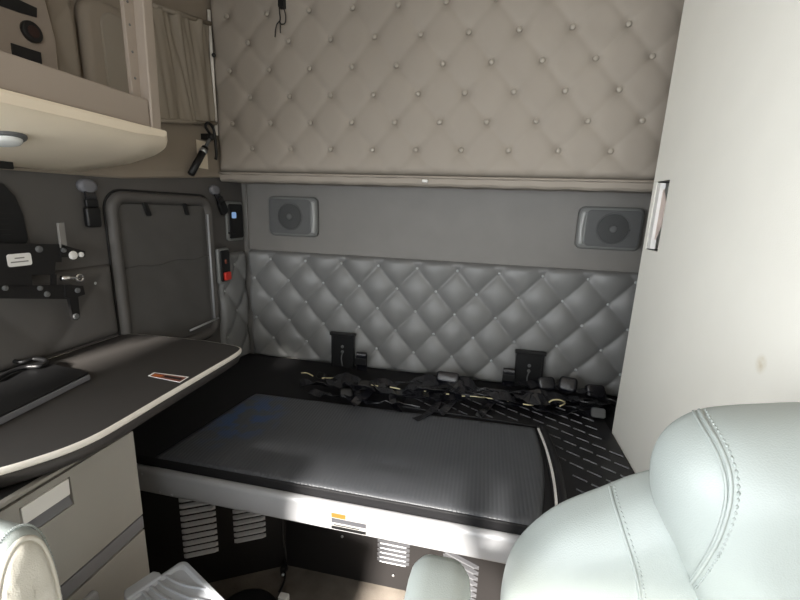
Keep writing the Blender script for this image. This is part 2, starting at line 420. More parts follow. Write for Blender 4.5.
# skirt: middle panel and two slanting end panels, with louvres
PT = [(-1.06,.945),(-.649,1.181),(-.10,1.186),(.30,1.03),(1.05,1.0)]
def skirt(a, b, th=.012):
    bm = BM(); a = Vector((*a,0)); b = Vector((*b,0)); d = (b-a).normalized(); n = Vector((-d.y, d.x, 0))
    hexa(bm, [a, b, b+n*th, a+n*th]+[p+Z_*(DZ-.037) for p in (a, b, b+n*th, a+n*th)])
    return bm
def louvers(parent, a, b, t0, t1, z0, z1, n, m_='louver'):
    a = Vector((*a,0)); b = Vector((*b,0)); d = (b-a).normalized(); nn = Vector((d.y, -d.x, 0)); L = (b-a).length
    p0 = a+d*(L*t0); p1 = a+d*(L*t1)
    first = None
    for i in range(n):
        z = z0+(z1-z0)*(i+.5)/n; h = (z1-z0)/n*.62
        if first is None:
            bm = BM(); R = []
            m = 10
            for q in range(m+1):
                t = q/m; e = min(1, min(t, 1-t)*9); e = math.sqrt(max(0,1-(1-e)**2))*.9+.1
                p = p0+(p1-p0)*t
                R.append([p+Z_*(z-h/2), p+nn*(.004*e)+Z_*(z-h/2), p+nn*(.013*e)+Z_*(z+h*.0), p+nn*(.011*e)+Z_*(z+h*.25), p+Z_*(z+h/2)])
            loops(bm, R); first = obj('louver', bm, M[m_], parent, smooth=False); base = z
        else:
            o = first.copy(); C.objects.link(o); o.location = first.location+Z_*(z-base)
s1 = obj('side_panel', skirt(PT[0], PT[1]), M['blackmetal'], bk)
ta = lambda t: 1-t*.2144/ (Vector((PT[1][0]-PT[0][0], PT[1][1]-PT[0][1]))).length      # from corner-based t to panel t
louvers(s1, PT[0], PT[1], ta(1.62), ta(1.10), wz(-1.235), wz(-.93), 12)
louvers(s1, PT[0], PT[1], ta(.845), ta(.335), wz(-1.215), wz(-.99), 9)
s2 = obj('front_panel', skirt(PT[1], PT[2]), M['blackmetal'], bk)
fl_ = lambda x: (x-PT[1][0])/(PT[2][0]-PT[1][0])
louvers(s2, PT[1], PT[2], fl_(-.29), fl_(-.172), wz(-1.252), wz(-1.155), 5, 'louverdimmed')
s3 = obj('side_panel', skirt(PT[2], PT[3]), M['blackmetal'], bk)
louvers(s3, PT[2], PT[3], .12, .42, wz(-1.30), wz(-1.12), 8, 'louverdimmed')
obj('side_panel', skirt(PT[3], PT[4]), M['blackmetal'], bk)
for px, py in ((342,537),(393,576)):
    p = on_y(px, py, 1.18); bm = BM(); prism(bm, disc(p.x, p.z, .005, 12), (0,p.y+.003,0), X_, Z_, -Y_, .003, .001); obj('bolt', bm, M['steel'], bk, smooth=True)

# rubber tread mat at the right and along the rear
mt = thing('rubber_mat', 'black rubber tread mat with raised dashes between grey pad and closet', 'mat', (.2, 1.5, DZ))
bm = BM()
out = [(.255,1.0),(.262,1.2),(.268,1.35),(.262,1.50),(.0,1.508),(-.28,1.515),(-.28,1.80),(.535,1.80),(.535,1.0)]
v0 = [(x,y,DZ+.001) for x,y in out]; v1 = [(x,y,DZ+.008) for x,y in out]
loops(bm, [v0, v1]); obj('sheet', bm, M['rubber'], mt, bevel=.002)
bm = BM()
for i in range(-14, 26):
    for j in range(-14, 12):
        x = .294+i*.048-.003*j; y = 1.449-i*.0322-.068*j
        if y < 1.02 or y > 1.78 or x > .49 or x < -.25: continue
        if x < .275 and y < 1.53: continue
        if y-.022 < 1.01: continue
        d = Vector((.039,-.0235,0)); s = Vector((.0235,.039,0)).normalized()*.0026
        a = Vector((x,y,DZ+.0078)); b = a+d
        if y < 1.53 and a.x-.01 < .275: continue
        hexa(bm, [a-s, b-s, b+s, a+s]+[p+Z_*.0045 for p in (a-s*.5+d*.05, b-s*.5-d*.05, b+s*.5-d*.05, a+s*.5+d*.05)])
obj('tread', bm, M['ridge'], mt, label='raised dashes with painted grey sheen')
bm = BM(); edge_pts = spline([(.276,1.50,DZ+.010),(.288,1.36,DZ+.012),(.290,1.22,DZ+.013),(.283,1.10,DZ+.012),(.272,1.01,DZ+.010)], 8)
tube(bm, edge_pts, .012, 10); obj('rolled_edge', bm, M['rubber'], mt, smooth=True)

# ribbed lid pad
pd = thing('bunk_pad', 'grey ribbed vinyl pad lying on the black bunk platform', 'pad', (-.35, 1.2, DZ))
bm = BM()
NX, NY = 90, 40
def padpt(u, v):
    fl0, fl1 = Vector((-.985,.967)), Vector((.206,.968)); bl, br = Vector((-.93,1.462)), Vector((.250,1.492))
    # the right side bows outward
    a = fl0.lerp(fl1, u); b = bl.lerp(br, u)
    p = a.lerp(b, v); p.x += .022*u**8*math.sin(math.pi*v)
    # rounded rear corners
    r = .05
    return p
G = []
for j in range(NY+1):
    row = []
    for i in range(NX+1):
        u, v = i/NX, j/NY
        p = padpt(u, v)
        e = min(u*1.19, (1-u)*1.19, v*.5, (1-v)*.5)
        h = .008*math.sqrt(max(0,min(1,.35+v*4)))*math.sqrt(max(0, 1-(1-min(1, e/.018))**2))
        h += .0035*noise.noise(Vector((p.x*5, p.y*8, 0)))*min(1, e/.05)+.0022*noise.noise(Vector((p.x*14, p.y*4, 9)))*min(1, e/.05)
        dx, dy = p.x+.235, p.y-1.12
        h -= .006*math.exp(-(dx*dx/.006+dy*dy/.0007))
        # round the rear left corner
        cu, cv = u*1.19, (1-v)*.5
        if cu < .05 and cv < .05:
            w = Vector((.05-cu, .05-cv))
            if w.length > .05:
                w2 = w.normalized()*.05
                p = Vector((p.x+(w.x-w2.x), p.y-(w.y-w2.y)))
        row.append(bm.verts.new((p.x, p.y, DZ+.002+max(0,h))))
    G.append(row)
for j in range(NY):
    for i in range(NX): bm.faces.new((G[j][i], G[j][i+1], G[j+1][i+1], G[j+1][i]))
rim = [G[0][c] for c in range(NX+1)]+[G[r][NX] for r in range(1,NY+1)]+[G[NY][c] for c in range(NX-1,-1,-1)]+[G[r][0] for r in range(NY-1,0,-1)]
bk_ = [bm.verts.new((v.co.x, v.co.y, DZ+.0005)) for v in rim]
for i in range(len(rim)): bm.faces.new((rim[i], rim[(i+1)%len(rim)], bk_[(i+1)%len(rim)], bk_[i]))
bm.faces.new(bk_)
obj('sheet', bm, M['pad'], pd, smooth=True)
bm = BM(); e = [Vector((p.x-.019, p.y, DZ+.012)) for p in edge_pts]
ribbon(bm, [p for p in e if p.y < 1.485], .007, .005); obj('edge_strip', bm, M['white'], pd, label='white edge strip')

# wall brackets and clips behind the bunk
def bracket(x0, x1, z1, z0, label):
    y = 1.868
    t = thing('wall_bracket', label, 'bracket', ((x0+x1)/2, y, z0), 'black latch brackets on the rear wall')
    bm = BM(); box(bm, (x0, y-.012, z0), (x1, y+.004, z1)); obj('plate', bm, M['black'], t, bevel=.003)
    bm = BM(); box(bm, (x0-.005, y-.022, z1-.012), (x1+.005, y+.004, z1+.004)); obj('top_lip', bm, M['black'], t, bevel=.003)
    cx = (x0+x1)/2
    bm = BM(); box(bm, (x0+.002, y-.016, z0), (x0+.010, y-.011, z1-.012)); obj('side_flange', bm, M['black'], t, bevel=.001)
    bm = BM(); box(bm, (x1-.010, y-.016, z0), (x1-.002, y-.011, z1-.012)); obj('side_flange', bm, M['black'], t, bevel=.001)
    for dz in (.62, .47):
        z = z0+(z1-z0)*dz
        bm = BM(); prism(bm, disc(cx, z, .008, 14), (0,y-.012,0), X_, Z_, -Y_, .004, .002); obj('bolt', bm, M['grille'], t, smooth=True)
    bm = BM(); tube(bm, spline([(cx+.002,y-.015,z0+(z1-z0)*.45),(cx-.004,y-.016,z0+.05),(cx+.003,y-.018,z0+.01)],6), .003, 6); obj('cable', bm, M['grille'], t, smooth=True)
k = 1.868/1.91
bracket(-.748*k, -.622*k, wz(-.640*k), DZ+.0015, 'left black wall bracket standing behind the heap of straps')
bracket(.193*k, .324*k, wz(-.636*k), DZ+.0095, 'right black wall bracket standing behind straps nearer the closet')
def loop_clip(x, z1, y, z0, label):
    t = thing('strap_clip', label, 'clip', (x, y, z0), 'small strap clips beside the brackets')
    w = .026
    bm = BM(); h = z1-z0
    pts = [(x, y+.004, z0), (x, y+.006, z0+h*.6), (x, y+.002, z1-.008), (x, y-.010, z1), (x, y-.02, z1-.012), (x, y-.018, z0+h*.45), (x, y-.01, z0+h*.3)]
    ribbon(bm, spline(pts, 5), .05, .004, side=(1,0,0)); obj('loop', bm, M['web'], t)
    bm = BM(); box(bm, (x-.028, y-.028, z0+h*.42), (x+.028, y-.020, z0+h*.75)); obj('buckle', bm, M['black'], t, bevel=.002)
p = on_y(362, 352, 1.84); loop_clip(p.x, p.z, 1.84, DZ+.0015, 'small black strap clip right of the left wall bracket')
p = on_y(509, 368, 1.84); loop_clip(p.x, p.z, 1.84, DZ+.0095, 'small black strap clip left of the right wall bracket')

# heap of restraint straps
net = thing('restraint_net', 'tangled heap of black bunk restraint straps along the rear of the bunk', 'strap net', (-.1, 1.72, DZ))
def strap_px(pts, w=.045, lift=.016, wav=.02):
    P = []
    for q in pts:
        x, y = q[0], q[1]; h = q[2] if len(q) > 2 else lift
        p = on_z(x, y, DZ+h); P.append(p)
    S = spline(P, 7)
    for i, s in enumerate(S):
        s.z = max(DZ+.012, s.z+wav*noise.noise(Vector((s.x*25, s.y*25, i*.15)))); s.y = min(s.y, 1.855)
    bm = BM(); 
    P2 = S; rings = []
    for i, p in enumerate(P2):
        t = (P2[min(i+1,len(P2)-1)]-P2[max(i-1,0)]).normalized()
        tilt = 1.3*noise.noise(Vector((p.x*9, p.y*9, w*100)))
        s = t.cross(Z_).normalized(); s = (s*math.cos(tilt)+t.cross(s)*math.sin(tilt)).normalized(); n = t.cross(s)
        rings.append([p-s*w/2-n*.0015, p+s*w/2-n*.0015, p+s*w/2+n*.0015, p-s*w/2+n*.0015])
    for r in rings:
        for v in r: v.z = max(v.z, DZ+.0095)
    loops(bm, rings); obj('strap', bm, M['web'], net)
strap_px([(300,383,.02),(335,385,.03),(365,388,.035),(400,392,.03),(440,398,.03)])
strap_px([(330,378,.03),(360,380,.045),(390,384,.03),(420,380,.04),(445,383,.06),(470,390,.05),(500,392,.04)], .05)
strap_px([(310,392,.015),(345,397,.02),(380,402,.02),(420,408,.015)], .04)
strap_px([(420,387,.03),(450,380,.07),(480,388,.06),(515,392,.05),(550,396,.05),(590,402,.04)], .05)
strap_px([(425,398,.02),(470,396,.03),(510,402,.03),(560,404,.03),(600,408,.02)], .045)
strap_px([(345,372,.02),(352,384,.03),(358,396,.02),(370,404,.013)], .035)
strap_px([(375,384,.03),(368,394,.03),(352,404,.015)], .035)
strap_px([(470,385,.05),(455,400,.025),(440,414,.013)], .03)
strap_px([(505,392,.04),(490,404,.025),(478,418,.012)], .03)
strap_px([(440,400,.02),(430,412,.014),(415,420,.012)], .03)
strap_px([(520,385,.06),(545,382,.07),(565,388,.06),(585,392,.05),(605,398,.04)], .05)
strap_px([(395,390,.03),(392,400,.02),(400,412,.013)], .03)
strap_px([(600,392,.04),(606,404,.03),(600,416,.014)], .04)
strap_px([(540,392,.05),(530,402,.04),(545,412,.02),(575,412,.018),(600,414,.016)], .035)
for q in range(16):
    x0 = 330+q*17+random.uniform(-8,8); y0 = 382+q*1.2
    strap_px([(x0,y0+random.uniform(-3,4),random.uniform(.02,.06)),(x0+random.uniform(12,26),y0+random.uniform(-2,8),random.uniform(.02,.075)),(x0+random.uniform(30,50),y0+random.uniform(0,12),random.uniform(.012,.05))], random.choice((.03,.04,.05)))
def buckle_px(x, y, h, w, d, th, rot, m='black'):
    p = on_z(x, y, DZ+h); p.y = min(p.y, 1.82)
    U = Vector((math.cos(rot), math.sin(rot), 0)); V = Vector((-math.sin(rot)*.55, math.cos(rot)*.55, .83))
    V.normalize(); N = U.cross(V)
    bm = BM(); prism(bm, rrect(-w/2,-d/2,w/2,d/2,min(w,d)*.25,4), p, U, V, N, th, th*.4)
    low = min(v.co.z for v in bm.verts)
    if low < DZ+.0095:
        for v in bm.verts: v.co.z += DZ+.0095-low
    obj('buckle', bm, M[m], net, smooth=True)
buckle_px(346,393,.03,.055,.04,.016,.5); buckle_px(364,385,.045,.05,.04,.014,.3); buckle_px(448,378,.075,.10,.05,.03,-.05,'web')
buckle_px(545,384,.07,.075,.06,.03,.25,'web'); buckle_px(568,385,.07,.075,.065,.03,-.2,'web'); buckle_px(594,392,.05,.08,.06,.03,.1,'web')
buckle_px(322,376,.03,.05,.03,.012,-.4); buckle_px(598,413,.03,.055,.04,.012,-.05,'grille')
def cord_px(pts, r=.0028):
    bm = BM(); S = spline([on_z(x, y, DZ+h) for x, y, h in pts], 6)
    for s in S: s.z = max(s.z, DZ+.014)
    tube(bm, S, r, 6); obj('cord', bm, M['cord'], net, smooth=True, label='pale yellow cord edge')
cord_px([(301,373,.03),(307,373,.03),(313,376,.03)]); cord_px([(322,378,.035),(330,378,.035),(336,378,.035)])
cord_px([(371,385,.045),(378,386,.045)]); cord_px([(390,387,.045),(400,389,.045)])
cord_px([(424,391,.04),(428,391,.04)]); cord_px([(470,396,.05),(480,397,.05),(494,399,.05)]); cord_px([(446,394,.05),(449,394,.05)])
cord_px([(462,396,.05),(465,396,.05)]); cord_px([(523,404,.05),(530,405,.05),(536,404,.05)],.003); cord_px([(548,403,.05),(553,400,.06),(560,400,.06),(565,403,.05),(560,406,.05)],.003)
cord_px([(507,401,.05),(510,401,.05)])

# ------------------------------------------------------------------ closet at the right
cl = thing('closet', 'tall off-white closet panel filling the right side, with finger recess', 'closet', (.78, 1.15, 0))
CX, CY0, CY1 = .54, .74, 1.54
q0, q1 = on_x(656,182,CX), on_x(670,180,CX); q2 = on_x(645,249,CX)
ry1, ry0, rz1, rz0 = q0.y-.004, q1.y, q0.z, q2.z
bot = DZ+.001
bm = BM(); X1 = XR-.002
def ring(x, y0, y1, z0, z1): return [(x,y0,z0),(x,y1,z0),(x,y1,z1),(x,y0,z1)]
# face with a hole, then the box behind it
o_ = [bm.verts.new(p) for p in ring(CX, CY0, CY1, bot, ZC-.002)]
i_ = [bm.verts.new(p) for p in ring(CX, ry0, ry1, rz0, rz1)]
b_ = [bm.verts.new(p) for p in ring(X1, CY0, CY1, bot, ZC-.002)]
r_ = [bm.verts.new(p) for p in ring(CX+.09, ry0, ry1, rz0, rz1)]
for k in range(4):
    j = (k+1) % 4
    bm.faces.new((o_[k], o_[j], i_[j], i_[k])); bm.faces.new((o_[k], b_[k], b_[j], o_[j])); bm.faces.new((i_[k], i_[j], r_[j], r_[k]))
bm.faces.new(b_); bm.faces.new(r_)
obj('body', bm, M['closet'], cl)
bm = BM(); g = .003
box(bm, (CX+.004, ry0+.001, rz0+.001), (CX+.088, ry0+g, rz1-.001)); box(bm, (CX+.004, ry0+.001, rz0+.001), (CX+.088, ry1-.001, rz0+g)); box(bm, (CX+.004, ry0+.001, rz1-g), (CX+.088, ry1-.001, rz1-.001)); box(bm, (CX+.085, ry0+.001, rz0+.001), (CX+.088, ry1-.001, rz1-.001))
obj('recess_liner', bm, M['black'], cl)
pm = thing('pamphlet', 'folded white pamphlet tucked in the finger recess of the closet', 'pamphlet', (CX+.03, ry1-.03, rz0+g))
def slab4(c, z0s, z1s):
    bm = BM(); hexa(bm, [(x, y, z) for (x, y), z in zip(c, z0s)]+[(x, y, z) for (x, y), z in zip(c, z1s)]); return bm
b0, b1 = rz0+g+.001, rz1-.006
obj('cover', slab4([(CX+.002,ry1-.032),(CX+.016,ry1-.036),(CX+.016,ry1-.008),(CX+.002,ry1-.008)], [b0]*4, [b1]*4), M['white'], pm)
obj('inner_sheet', slab4([(CX+.010,ry1-.066),(CX+.014,ry1-.066),(CX+.014,ry1-.0365),(CX+.010,ry1-.0365)], [b0+.075,b0+.075,b0+.03,b0+.03], [b1-.055,b1-.055,b1-.02,b1-.02]), M['pink'], pm, label='pinkish inner sheet')

# ------------------------------------------------------------------ left wall: window, curtain, hooks, controls
W = lambda px, py, off=0: on_x(px, py, XL+off)
# lower window with frame (structure) and the cloth blind over it
wy0, wy1, wz0, wz1 = 1.135, 1.668, wz(-.62), wz(.030)
win = bpy.data.objects.new('window_1', None); C.objects.link(win); win.location = (XL, 1.4, wz0); BASE[win.name] = win.location.copy(); win['kind'] = 'structure'
outer = rrect(wy0, wz0, wy1, wz1, .07, 8); inner = rrect(wy0+.042, wz0+.042, wy1-.042, wz1-.042, .035, 8)
bm = BM()
prof = [(0, .0), (.1, .018), (.35, .026), (.75, .022), (1, .006)]
rings = []
for t, h in prof: rings.append([(XL+.001+h, a[0]+(b[0]-a[0])*t, a[1]+(b[1]-a[1])*t) for a, b in zip(outer, inner)])
rings.append([(XL+.001, b[0], b[1]) for b in inner])
loops(bm, rings, cap0=False, cap1=False); obj('window_frame', bm, M['wallgrey'], win, smooth=True)
bm = BM(); ins = [((wy0+wy1)/2+(p[0]-(wy0+wy1)/2)*1.012, (wz0+wz1)/2+(p[1]-(wz0+wz1)/2)*1.012) for p in outer]
tube(bm, [(XL+.004, p[0], p[1]) for p in ins+ins[:1]], .0035, 6); obj('gasket', bm, M['seam'], win, smooth=True)
bm = BM(); tube(bm, [(XL+.022, wy1-.045, wz0+.08), (XL+.022, wy1-.045, wz1-.08)], .0045, 8); obj('guide_rail', bm, M['silver'], win, smooth=True)
bl = thing('window_blind', 'dark grey cloth blind snapped over the lower left window', 'blind', (XL, 1.4, wz0+.04))
bm = BM(); by0, by1, bz0, bz1 = wy0+.044, wy1-.044, wz0+.044, wz1-.044
n1, n2 = 44, 56; G = []
for r in range(n2+1):
    row = []
    for c in range(n1+1):
        y = by0+(by1-by0)*c/n1; z = bz0+(bz1-bz0)*r/n2
        e = min(1, min(c, n1-c, r, n2-r)/3)
        h = .004+.006*e*(.5+.5*noise.noise(Vector((y*6, z*5, 1))))+.004*e*noise.noise(Vector((y*9+z*10, z*3-y*4, 4)))
        row.append(bm.verts.new((XL+.002+h, y, z)))
    G.append(row)
for r in range(n2):
    for c in range(n1): bm.faces.new((G[r][c], G[r][c+1], G[r+1][c+1], G[r+1][c]))
obj('cloth', bm, M['blind'], bl, smooth=True)
for px in (147, 186):
    p = W(px, 208, .016); bm = BM(); prism(bm, rrect(-.011,-.028,.011,.022,.006), (XL+.012, p.y, p.z-.002), Y_+.0*Z_, Z_-.3*Y_, X_, .006, .002); obj('snap_tab', bm, M['black'], bl, smooth=True)
bm = BM(); zz = wz(-.24); tube(bm, [(XL+.012, by0+(by1-by0)*q/20, zz+.004*math.sin(q*.7)) for q in range(21)], .0022, 6); obj('hem', bm, M['blind'], bl, smooth=True)
p0, p1 = W(185, 330), W(215, 317)
bm = BM(); tube(bm, [(XL+.026, p0.y, p0.z), (XL+.026, p1.y-.01, p1.z)], .005, 8); obj('stay_bar', bm, M['silver'], bl, smooth=True)

# belt hooks
def hook(px, py, label, blen, tilt):
    p = W(px, py)
    t = thing('belt_anchor', label, 'belt anchor', (XL+.001, p.y, p.z), 'grey belt anchors on the left wall')
    bm = BM(); prism(bm, [(a*1.0, b*.75) for a, b in disc(0, 0, .030, 20)], (XL-.001, p.y, p.z), Y_, Z_, X_, .022, .010); obj('cap', bm, M['cabinetdark'], t, smooth=True)
    bm = BM(); d = Vector((0, tilt, -1)).normalized()
    s = [Vector((XL+.014, p.y, p.z-.012))+d*(blen*q/6)+X_*(.003*math.sin(q)) for q in range(7)]
    ribbon(bm, s, .034, .006, side=(0,1,0)); obj('strap', bm, M['web'], t)
    bm = BM(); c = Vector((XL+.008, p.y, p.z))+d*(blen*.92); prism(bm, rrect(-.024,-.032,.024,.032,.008), c, Vector((0,1,tilt*.9)).normalized(), -d, X_, .016, .006); obj('buckle', bm, M['black'], t, smooth=True)
    bm = BM(); c = Vector((XL+.012, p.y, p.z))+d*(blen*.5); prism(bm, rrect(-.021,-.012,.021,.012,.004), c, Vector((0,1,tilt*.9)).normalized(), -d, X_, .010, .003); obj('slider', bm, M['black'], t, smooth=True)
hook(85, 186, 'grey belt anchor with hanging black buckle left of the window blind', .105, .0)
hook(213, 190, 'grey belt anchor with slanting black strap beside the lit control panel', .10, .55)

# control panel with lit display
a, b = W(225, 206), W(243, 238)
cp = thing('control_panel', 'black control panel with lit bluish display in the rear left corner', 'control panel', (XL, 1.85, wz(-.18)))
y0, y1, z0, z1 = 1.790, 1.905, wz(-.170), wz(.0)
bm = BM(); prism(bm, rrect(y0-.012, z0-.012, y1+.012, z1+.012, .02), (XL-.001,0,0), Y_, Z_, X_, .012, .005); obj('bezel', bm, M['speakerframe'], cp, smooth=True)
bm = BM(); prism(bm, rrect(y0, z0, y1, z1, .012), (XL+.010,0,0), Y_, Z_, X_, .006, .003); obj('face', bm, M['black'], cp, smooth=True)
p = on_x(234, 215, XL+.017)
bm = BM(); prism(bm, rrect(p.y-.017, p.z-.016, p.y+.019, p.z+.014, .006), (XL+.0155,0,0), Y_, Z_, X_, .002, .001); obj('display', bm, M['lcd'], cp, label='lit bluish display')
for k in (-.03, .0, .03):
    bm = BM(); prism(bm, rrect(p.y-.02+k*.8-.008, z0+.03-.006, p.y-.02+k*.8+.008, z0+.03+.006, .003), (XL+.0155,0,0), Y_, Z_, X_, .003, .001); obj('button', bm, M['blackmetal'], cp, smooth=True)
# red buckle receptacle on the pad
rb = thing('belt_receptacle', 'black belt receptacle with red button below the control panel', 'belt receptacle', (XL+.04, 1.70, wz(-.38)))
ra, rb_ = on_x(219.5, 251, XL+.045), on_x(230, 280, XL+.045); y0, y1, z0, z1 = ra.y, rb_.y, rb_.z, ra.z
bm = BM(); prism(bm, rrect(y0-.010, z0-.010, y1+.010, z1+.010, .012), (XL+.030,0,0), Y_, Z_, X_, .014, .006); obj('bezel', bm, M['speakerframe'], rb, smooth=True)
bm = BM(); prism(bm, rrect(y0, z0, y1, z1, .010), (XL+.043,0,0), Y_, Z_, X_, .008, .003); obj('body', bm, M['black'], rb, smooth=True)
bm = BM(); prism(bm, rrect(y0+.012, z0+.006, y1-.008, z0+.045, .006), (XL+.050,0,0), Y_, Z_, X_, .012, .004); obj('release_button', bm, M['red'], rb, smooth=True, label='red release button')
bm = BM(); prism(bm, rrect(y0+.026, z0+.085, y1-.026, z0+.105, .003), (XL+.050,0,0), Y_, Z_, X_, .004, .002); obj('slot', bm, M['rust'], rb, smooth=True)

# upper curtain
ct = thing('curtain', 'gathered taupe cloth curtain over the upper left window', 'curtain', (XL+.02, 1.58, wz(.30)))
cy0, cy1 = 1.36, 1.702
top = lambda y: wz(.68)+(y-1.415)/.333*.075
botz = lambda y: wz(.30)+(y-1.418)/.32*.055
bm = BM(); n1, n2 = 90, 30; G = []
for r in range(n2+1):
    v = r/n2; row = []
    for c in range(n1+1):
        u = c/n1; y = cy0+(cy1-cy0)*u
        y += .02*math.sin(v*2.5+u*5)*(u*(1-u))*2
        z = botz(y)*(1-v)+top(y)*v
        s_ = u*5.2+.9*v; f = .020*noise.noise(Vector((s_*1.3, v*.8, 2)))+.009*noise.noise(Vector((s_*3.1, v*1.4, 7)))+.005*math.sin(u*40+v*2)*max(0, v-.55)*2
        row.append(bm.verts.new((XL+.034+f, y, z)))
    G.append(row)
for r in range(n2):
    for c in range(n1): bm.faces.new((G[r][c], G[r][c+1], G[r+1][c+1], G[r+1][c]))
o = obj('cloth', bm, M['curtain'], ct, smooth=True); sm = o.modifiers.new('s', 'SOLIDIFY'); sm.thickness = .002
bm = BM(); tube(bm, [(XL+.036, cy0, top(cy0)), (XL+.036, cy1, top(cy1))], .009, 8); obj('top_hem', bm, M['curtain'], ct, smooth=True)
bm = BM(); tube(bm, [(XL+.036, cy0, botz(cy0)), (XL+.036, cy1, botz(cy1))], .008, 8); obj('bottom_hem', bm, M['curtain'], ct, smooth=True)
bm = BM(); tube(bm, [(XL+.026, cy1+.014, wz(.30)), (XL+.026, cy1+.012, wz(.80))], .007, 8); obj('side_rail', bm, M['edge'], ct, smooth=True)
p = on_x(205, 57, XL+.045); bm = BM(); ball(bm, (XL+.05, cy1-.006, wz(.62)), .009); obj('snap', bm, M['black'], ct, smooth=True)

# gas strut and paper tag
st = thing('strut', 'short black strut with metal collar hanging beside the upper tufted panel', 'strut', (XL+.05, 1.62, wz(.11)))
A, B = on_x(211, 137, XL+.055), on_x(191, 174, XL+.045)
d = (B-A)
bm = BM(); tube(bm, [A+d*.30, B], .014, 12); obj('cylinder', bm, M['black'], st, smooth=True)
bm = BM(); tube(bm, [A, A+d*.32], .007, 10); obj('rod', bm, M['grille'], st, smooth=True)
bm = BM(); tube(bm, [A+d*.36, A+d*.44], .0155, 12); obj('collar', bm, M['steel'], st, smooth=True)
bm = BM(); ball(bm, A, .016); box(bm, (XL+.014, A.y-.012, A.z-.012), (A.x, A.y+.012, A.z+.012)); obj('mount', bm, M['black'], st, smooth=False)
bm = BM(); tube(bm, spline([A+Vector((0,.01,.0)), A+Vector((.0,-.03,.035)), A+Vector((0,-.01,.055)), A+Vector((0,.022,.03)), A+Vector((0,.03,-.06)), A+Vector((.0,.022,-.09))], 6), .006, 8); obj('cable_loop', bm, M['black'], st, smooth=True)
c = on_x(202, 148, XL+.018)
bm = BM(); box(bm, (XL+.0145, c.y-.03, c.z-.085), (XL+.0165, c.y+.035, c.z+.03)); tag(obj('paper_tag', bm, M['cream']), 'pale blank paper tag on the left wall behind the black strut', 'tag')

# arched black cover at the far left
pts = [(.52,-.135),(.875,-.135),(.886,-.12),(.884,-.05),(.872,.0),(.85,.03),(.80,.045),(.52,.05)]
gv = thing('speaker_cover', 'arched black perforated cover on the left wall behind the mount bracket', 'speaker cover', (XL, .7, wz(-.2)))
bm = BM(); prism(bm, [(y, wz(z)) for y, z in pts], (XL+.001,0,0), Y_, Z_, X_, .009, .005); obj('panel', bm, M['black'], gv, smooth=False, bevel=.0)
bm = BM()
for q in range(9): 
    z = wz(-.12+.014*q); box(bm, (XL+.0095, .56, z), (XL+.0125, .845, z+.005))
obj('mesh', bm, M['blackmetal'], gv)

# monitor mount bracket
MX = -1.185
mb = thing('mount_bracket', 'black metal mount plate with white label on the left wall', 'bracket', (MX, .9, wz(-.3)))
def mp(px, py): p = on_x(px, py, MX); return (p.y, p.z)
def mpoly(bm, pts, th=.006, off=0): prism(bm, [mp(*p) for p in pts], (MX+off,0,0), Y_, Z_, X_, th)
bm = BM()
mpoly(bm, [(-30,243),(60,244),(60,262),(-30,263)]); mpoly(bm, [(-30,262.6),(54,262),(53,274.6),(-30,275)]); mpoly(bm, [(-30,274.8),(30,274.5),(31,286),(-30,286)])
mpoly(bm, [(50,274.4),(55,274.2),(55,285.8),(50,286)]); mpoly(bm, [(-30,285.8),(70,284.5),(70,299),(-30,298)])
obj('plate', bm, M['blackmetal'], mb)
bm = BM(); prism(bm, [mp(*p) for p in ((55,223),(61,222),(64,246),(58,248))], (MX+.004,0,0), Y_, Z_, X_, .008); obj('upper_arm', bm, M['band'], mb, bevel=.001)
bm = BM(); prism(bm, [mp(*p) for p in ((58,244),(64,246),(82,251),(82,257),(58,257))], (MX+.002,0,0), Y_, Z_, X_, .010); obj('upper_tab', bm, M['blackmetal'], mb)
bm = BM(); prism(bm, [mp(*p) for p in ((62,284.5),(80,285.5),(82,294),(75,296.5),(77,317),(74,320),(70,319.5),(66,298),(62,297))], (MX+.002,0,0), Y_, Z_, X_, .010); obj('lower_arm', bm, M['blackmetal'], mb)
def mdisc(px, py, r, m, nm, off=.011, th=.006):
    y, z = mp(px, py); bm = BM(); prism(bm, disc(y, z, r, 14), (MX+off,0,0), Y_, Z_, X_, th, th*.5); return obj(nm, bm, M[m], mb, smooth=True)
mdisc(69.5,255,.0125,'white','bolt'); mdisc(77.5,254.3,.008,'white','bolt'); mdisc(37,249,.009,'grille','bolt',.005); mdisc(60,250,.007,'grille','bolt')
mdisc(38,288,.007,'grille','bolt',.005); mdisc(45,294,.008,'grille','bolt',.005); mdisc(3,288,.007,'grille','bolt',.005); mdisc(74,290,.008,'grille','bolt'); mdisc(72.5,316,.009,'grille','bolt')
bm = BM(); a, b = Vector((MX+.012, *mp(58,278))), Vector((MX+.012, *mp(76,277.5)))
tube(bm, [a, a.lerp(b,.55), b], [.0075,.0065,.004], 10); obj('cam_lever', bm, M['chrome'], mb, smooth=True, label='shiny silver lever')
y, z = mp(76,277.8); bm = BM(); tube(bm, [(MX+.013, y+.010*math.cos(q*math.pi/8), z+.010*math.sin(q*math.pi/8)) for q in range(17)], .004, 8); obj('lever_eye', bm, M['chrome'], mb, smooth=True)
a, b = mp(4,254.5), mp(30.5,264.5)
bm = BM(); prism(bm, rrect(a[0], b[1], b[0], a[1], .006), (MX+.006,0,0), Y_, Z_, X_, .0012); lw = obj('label', bm, M['white'], mb, label='white printed label')
for k, (u0, u1) in enumerate(((.3,.7),(.12,.85))):
    zz = a[1]+(b[1]-a[1])*(.35+.3*k); bm = BM(); box(bm, (MX+.0072, a[0]+(b[0]-a[0])*u0, zz-.0015), (MX+.0076, a[0]+(b[0]-a[0])*u1, zz+.0015)); obj('label_print', bm, M['band'], lw)
bm = BM(); box(bm, (XL+.001, .72, wz(-.205)), (MX, .85, wz(-.14))); obj('standoff', bm, M['blackmetal'], mb)

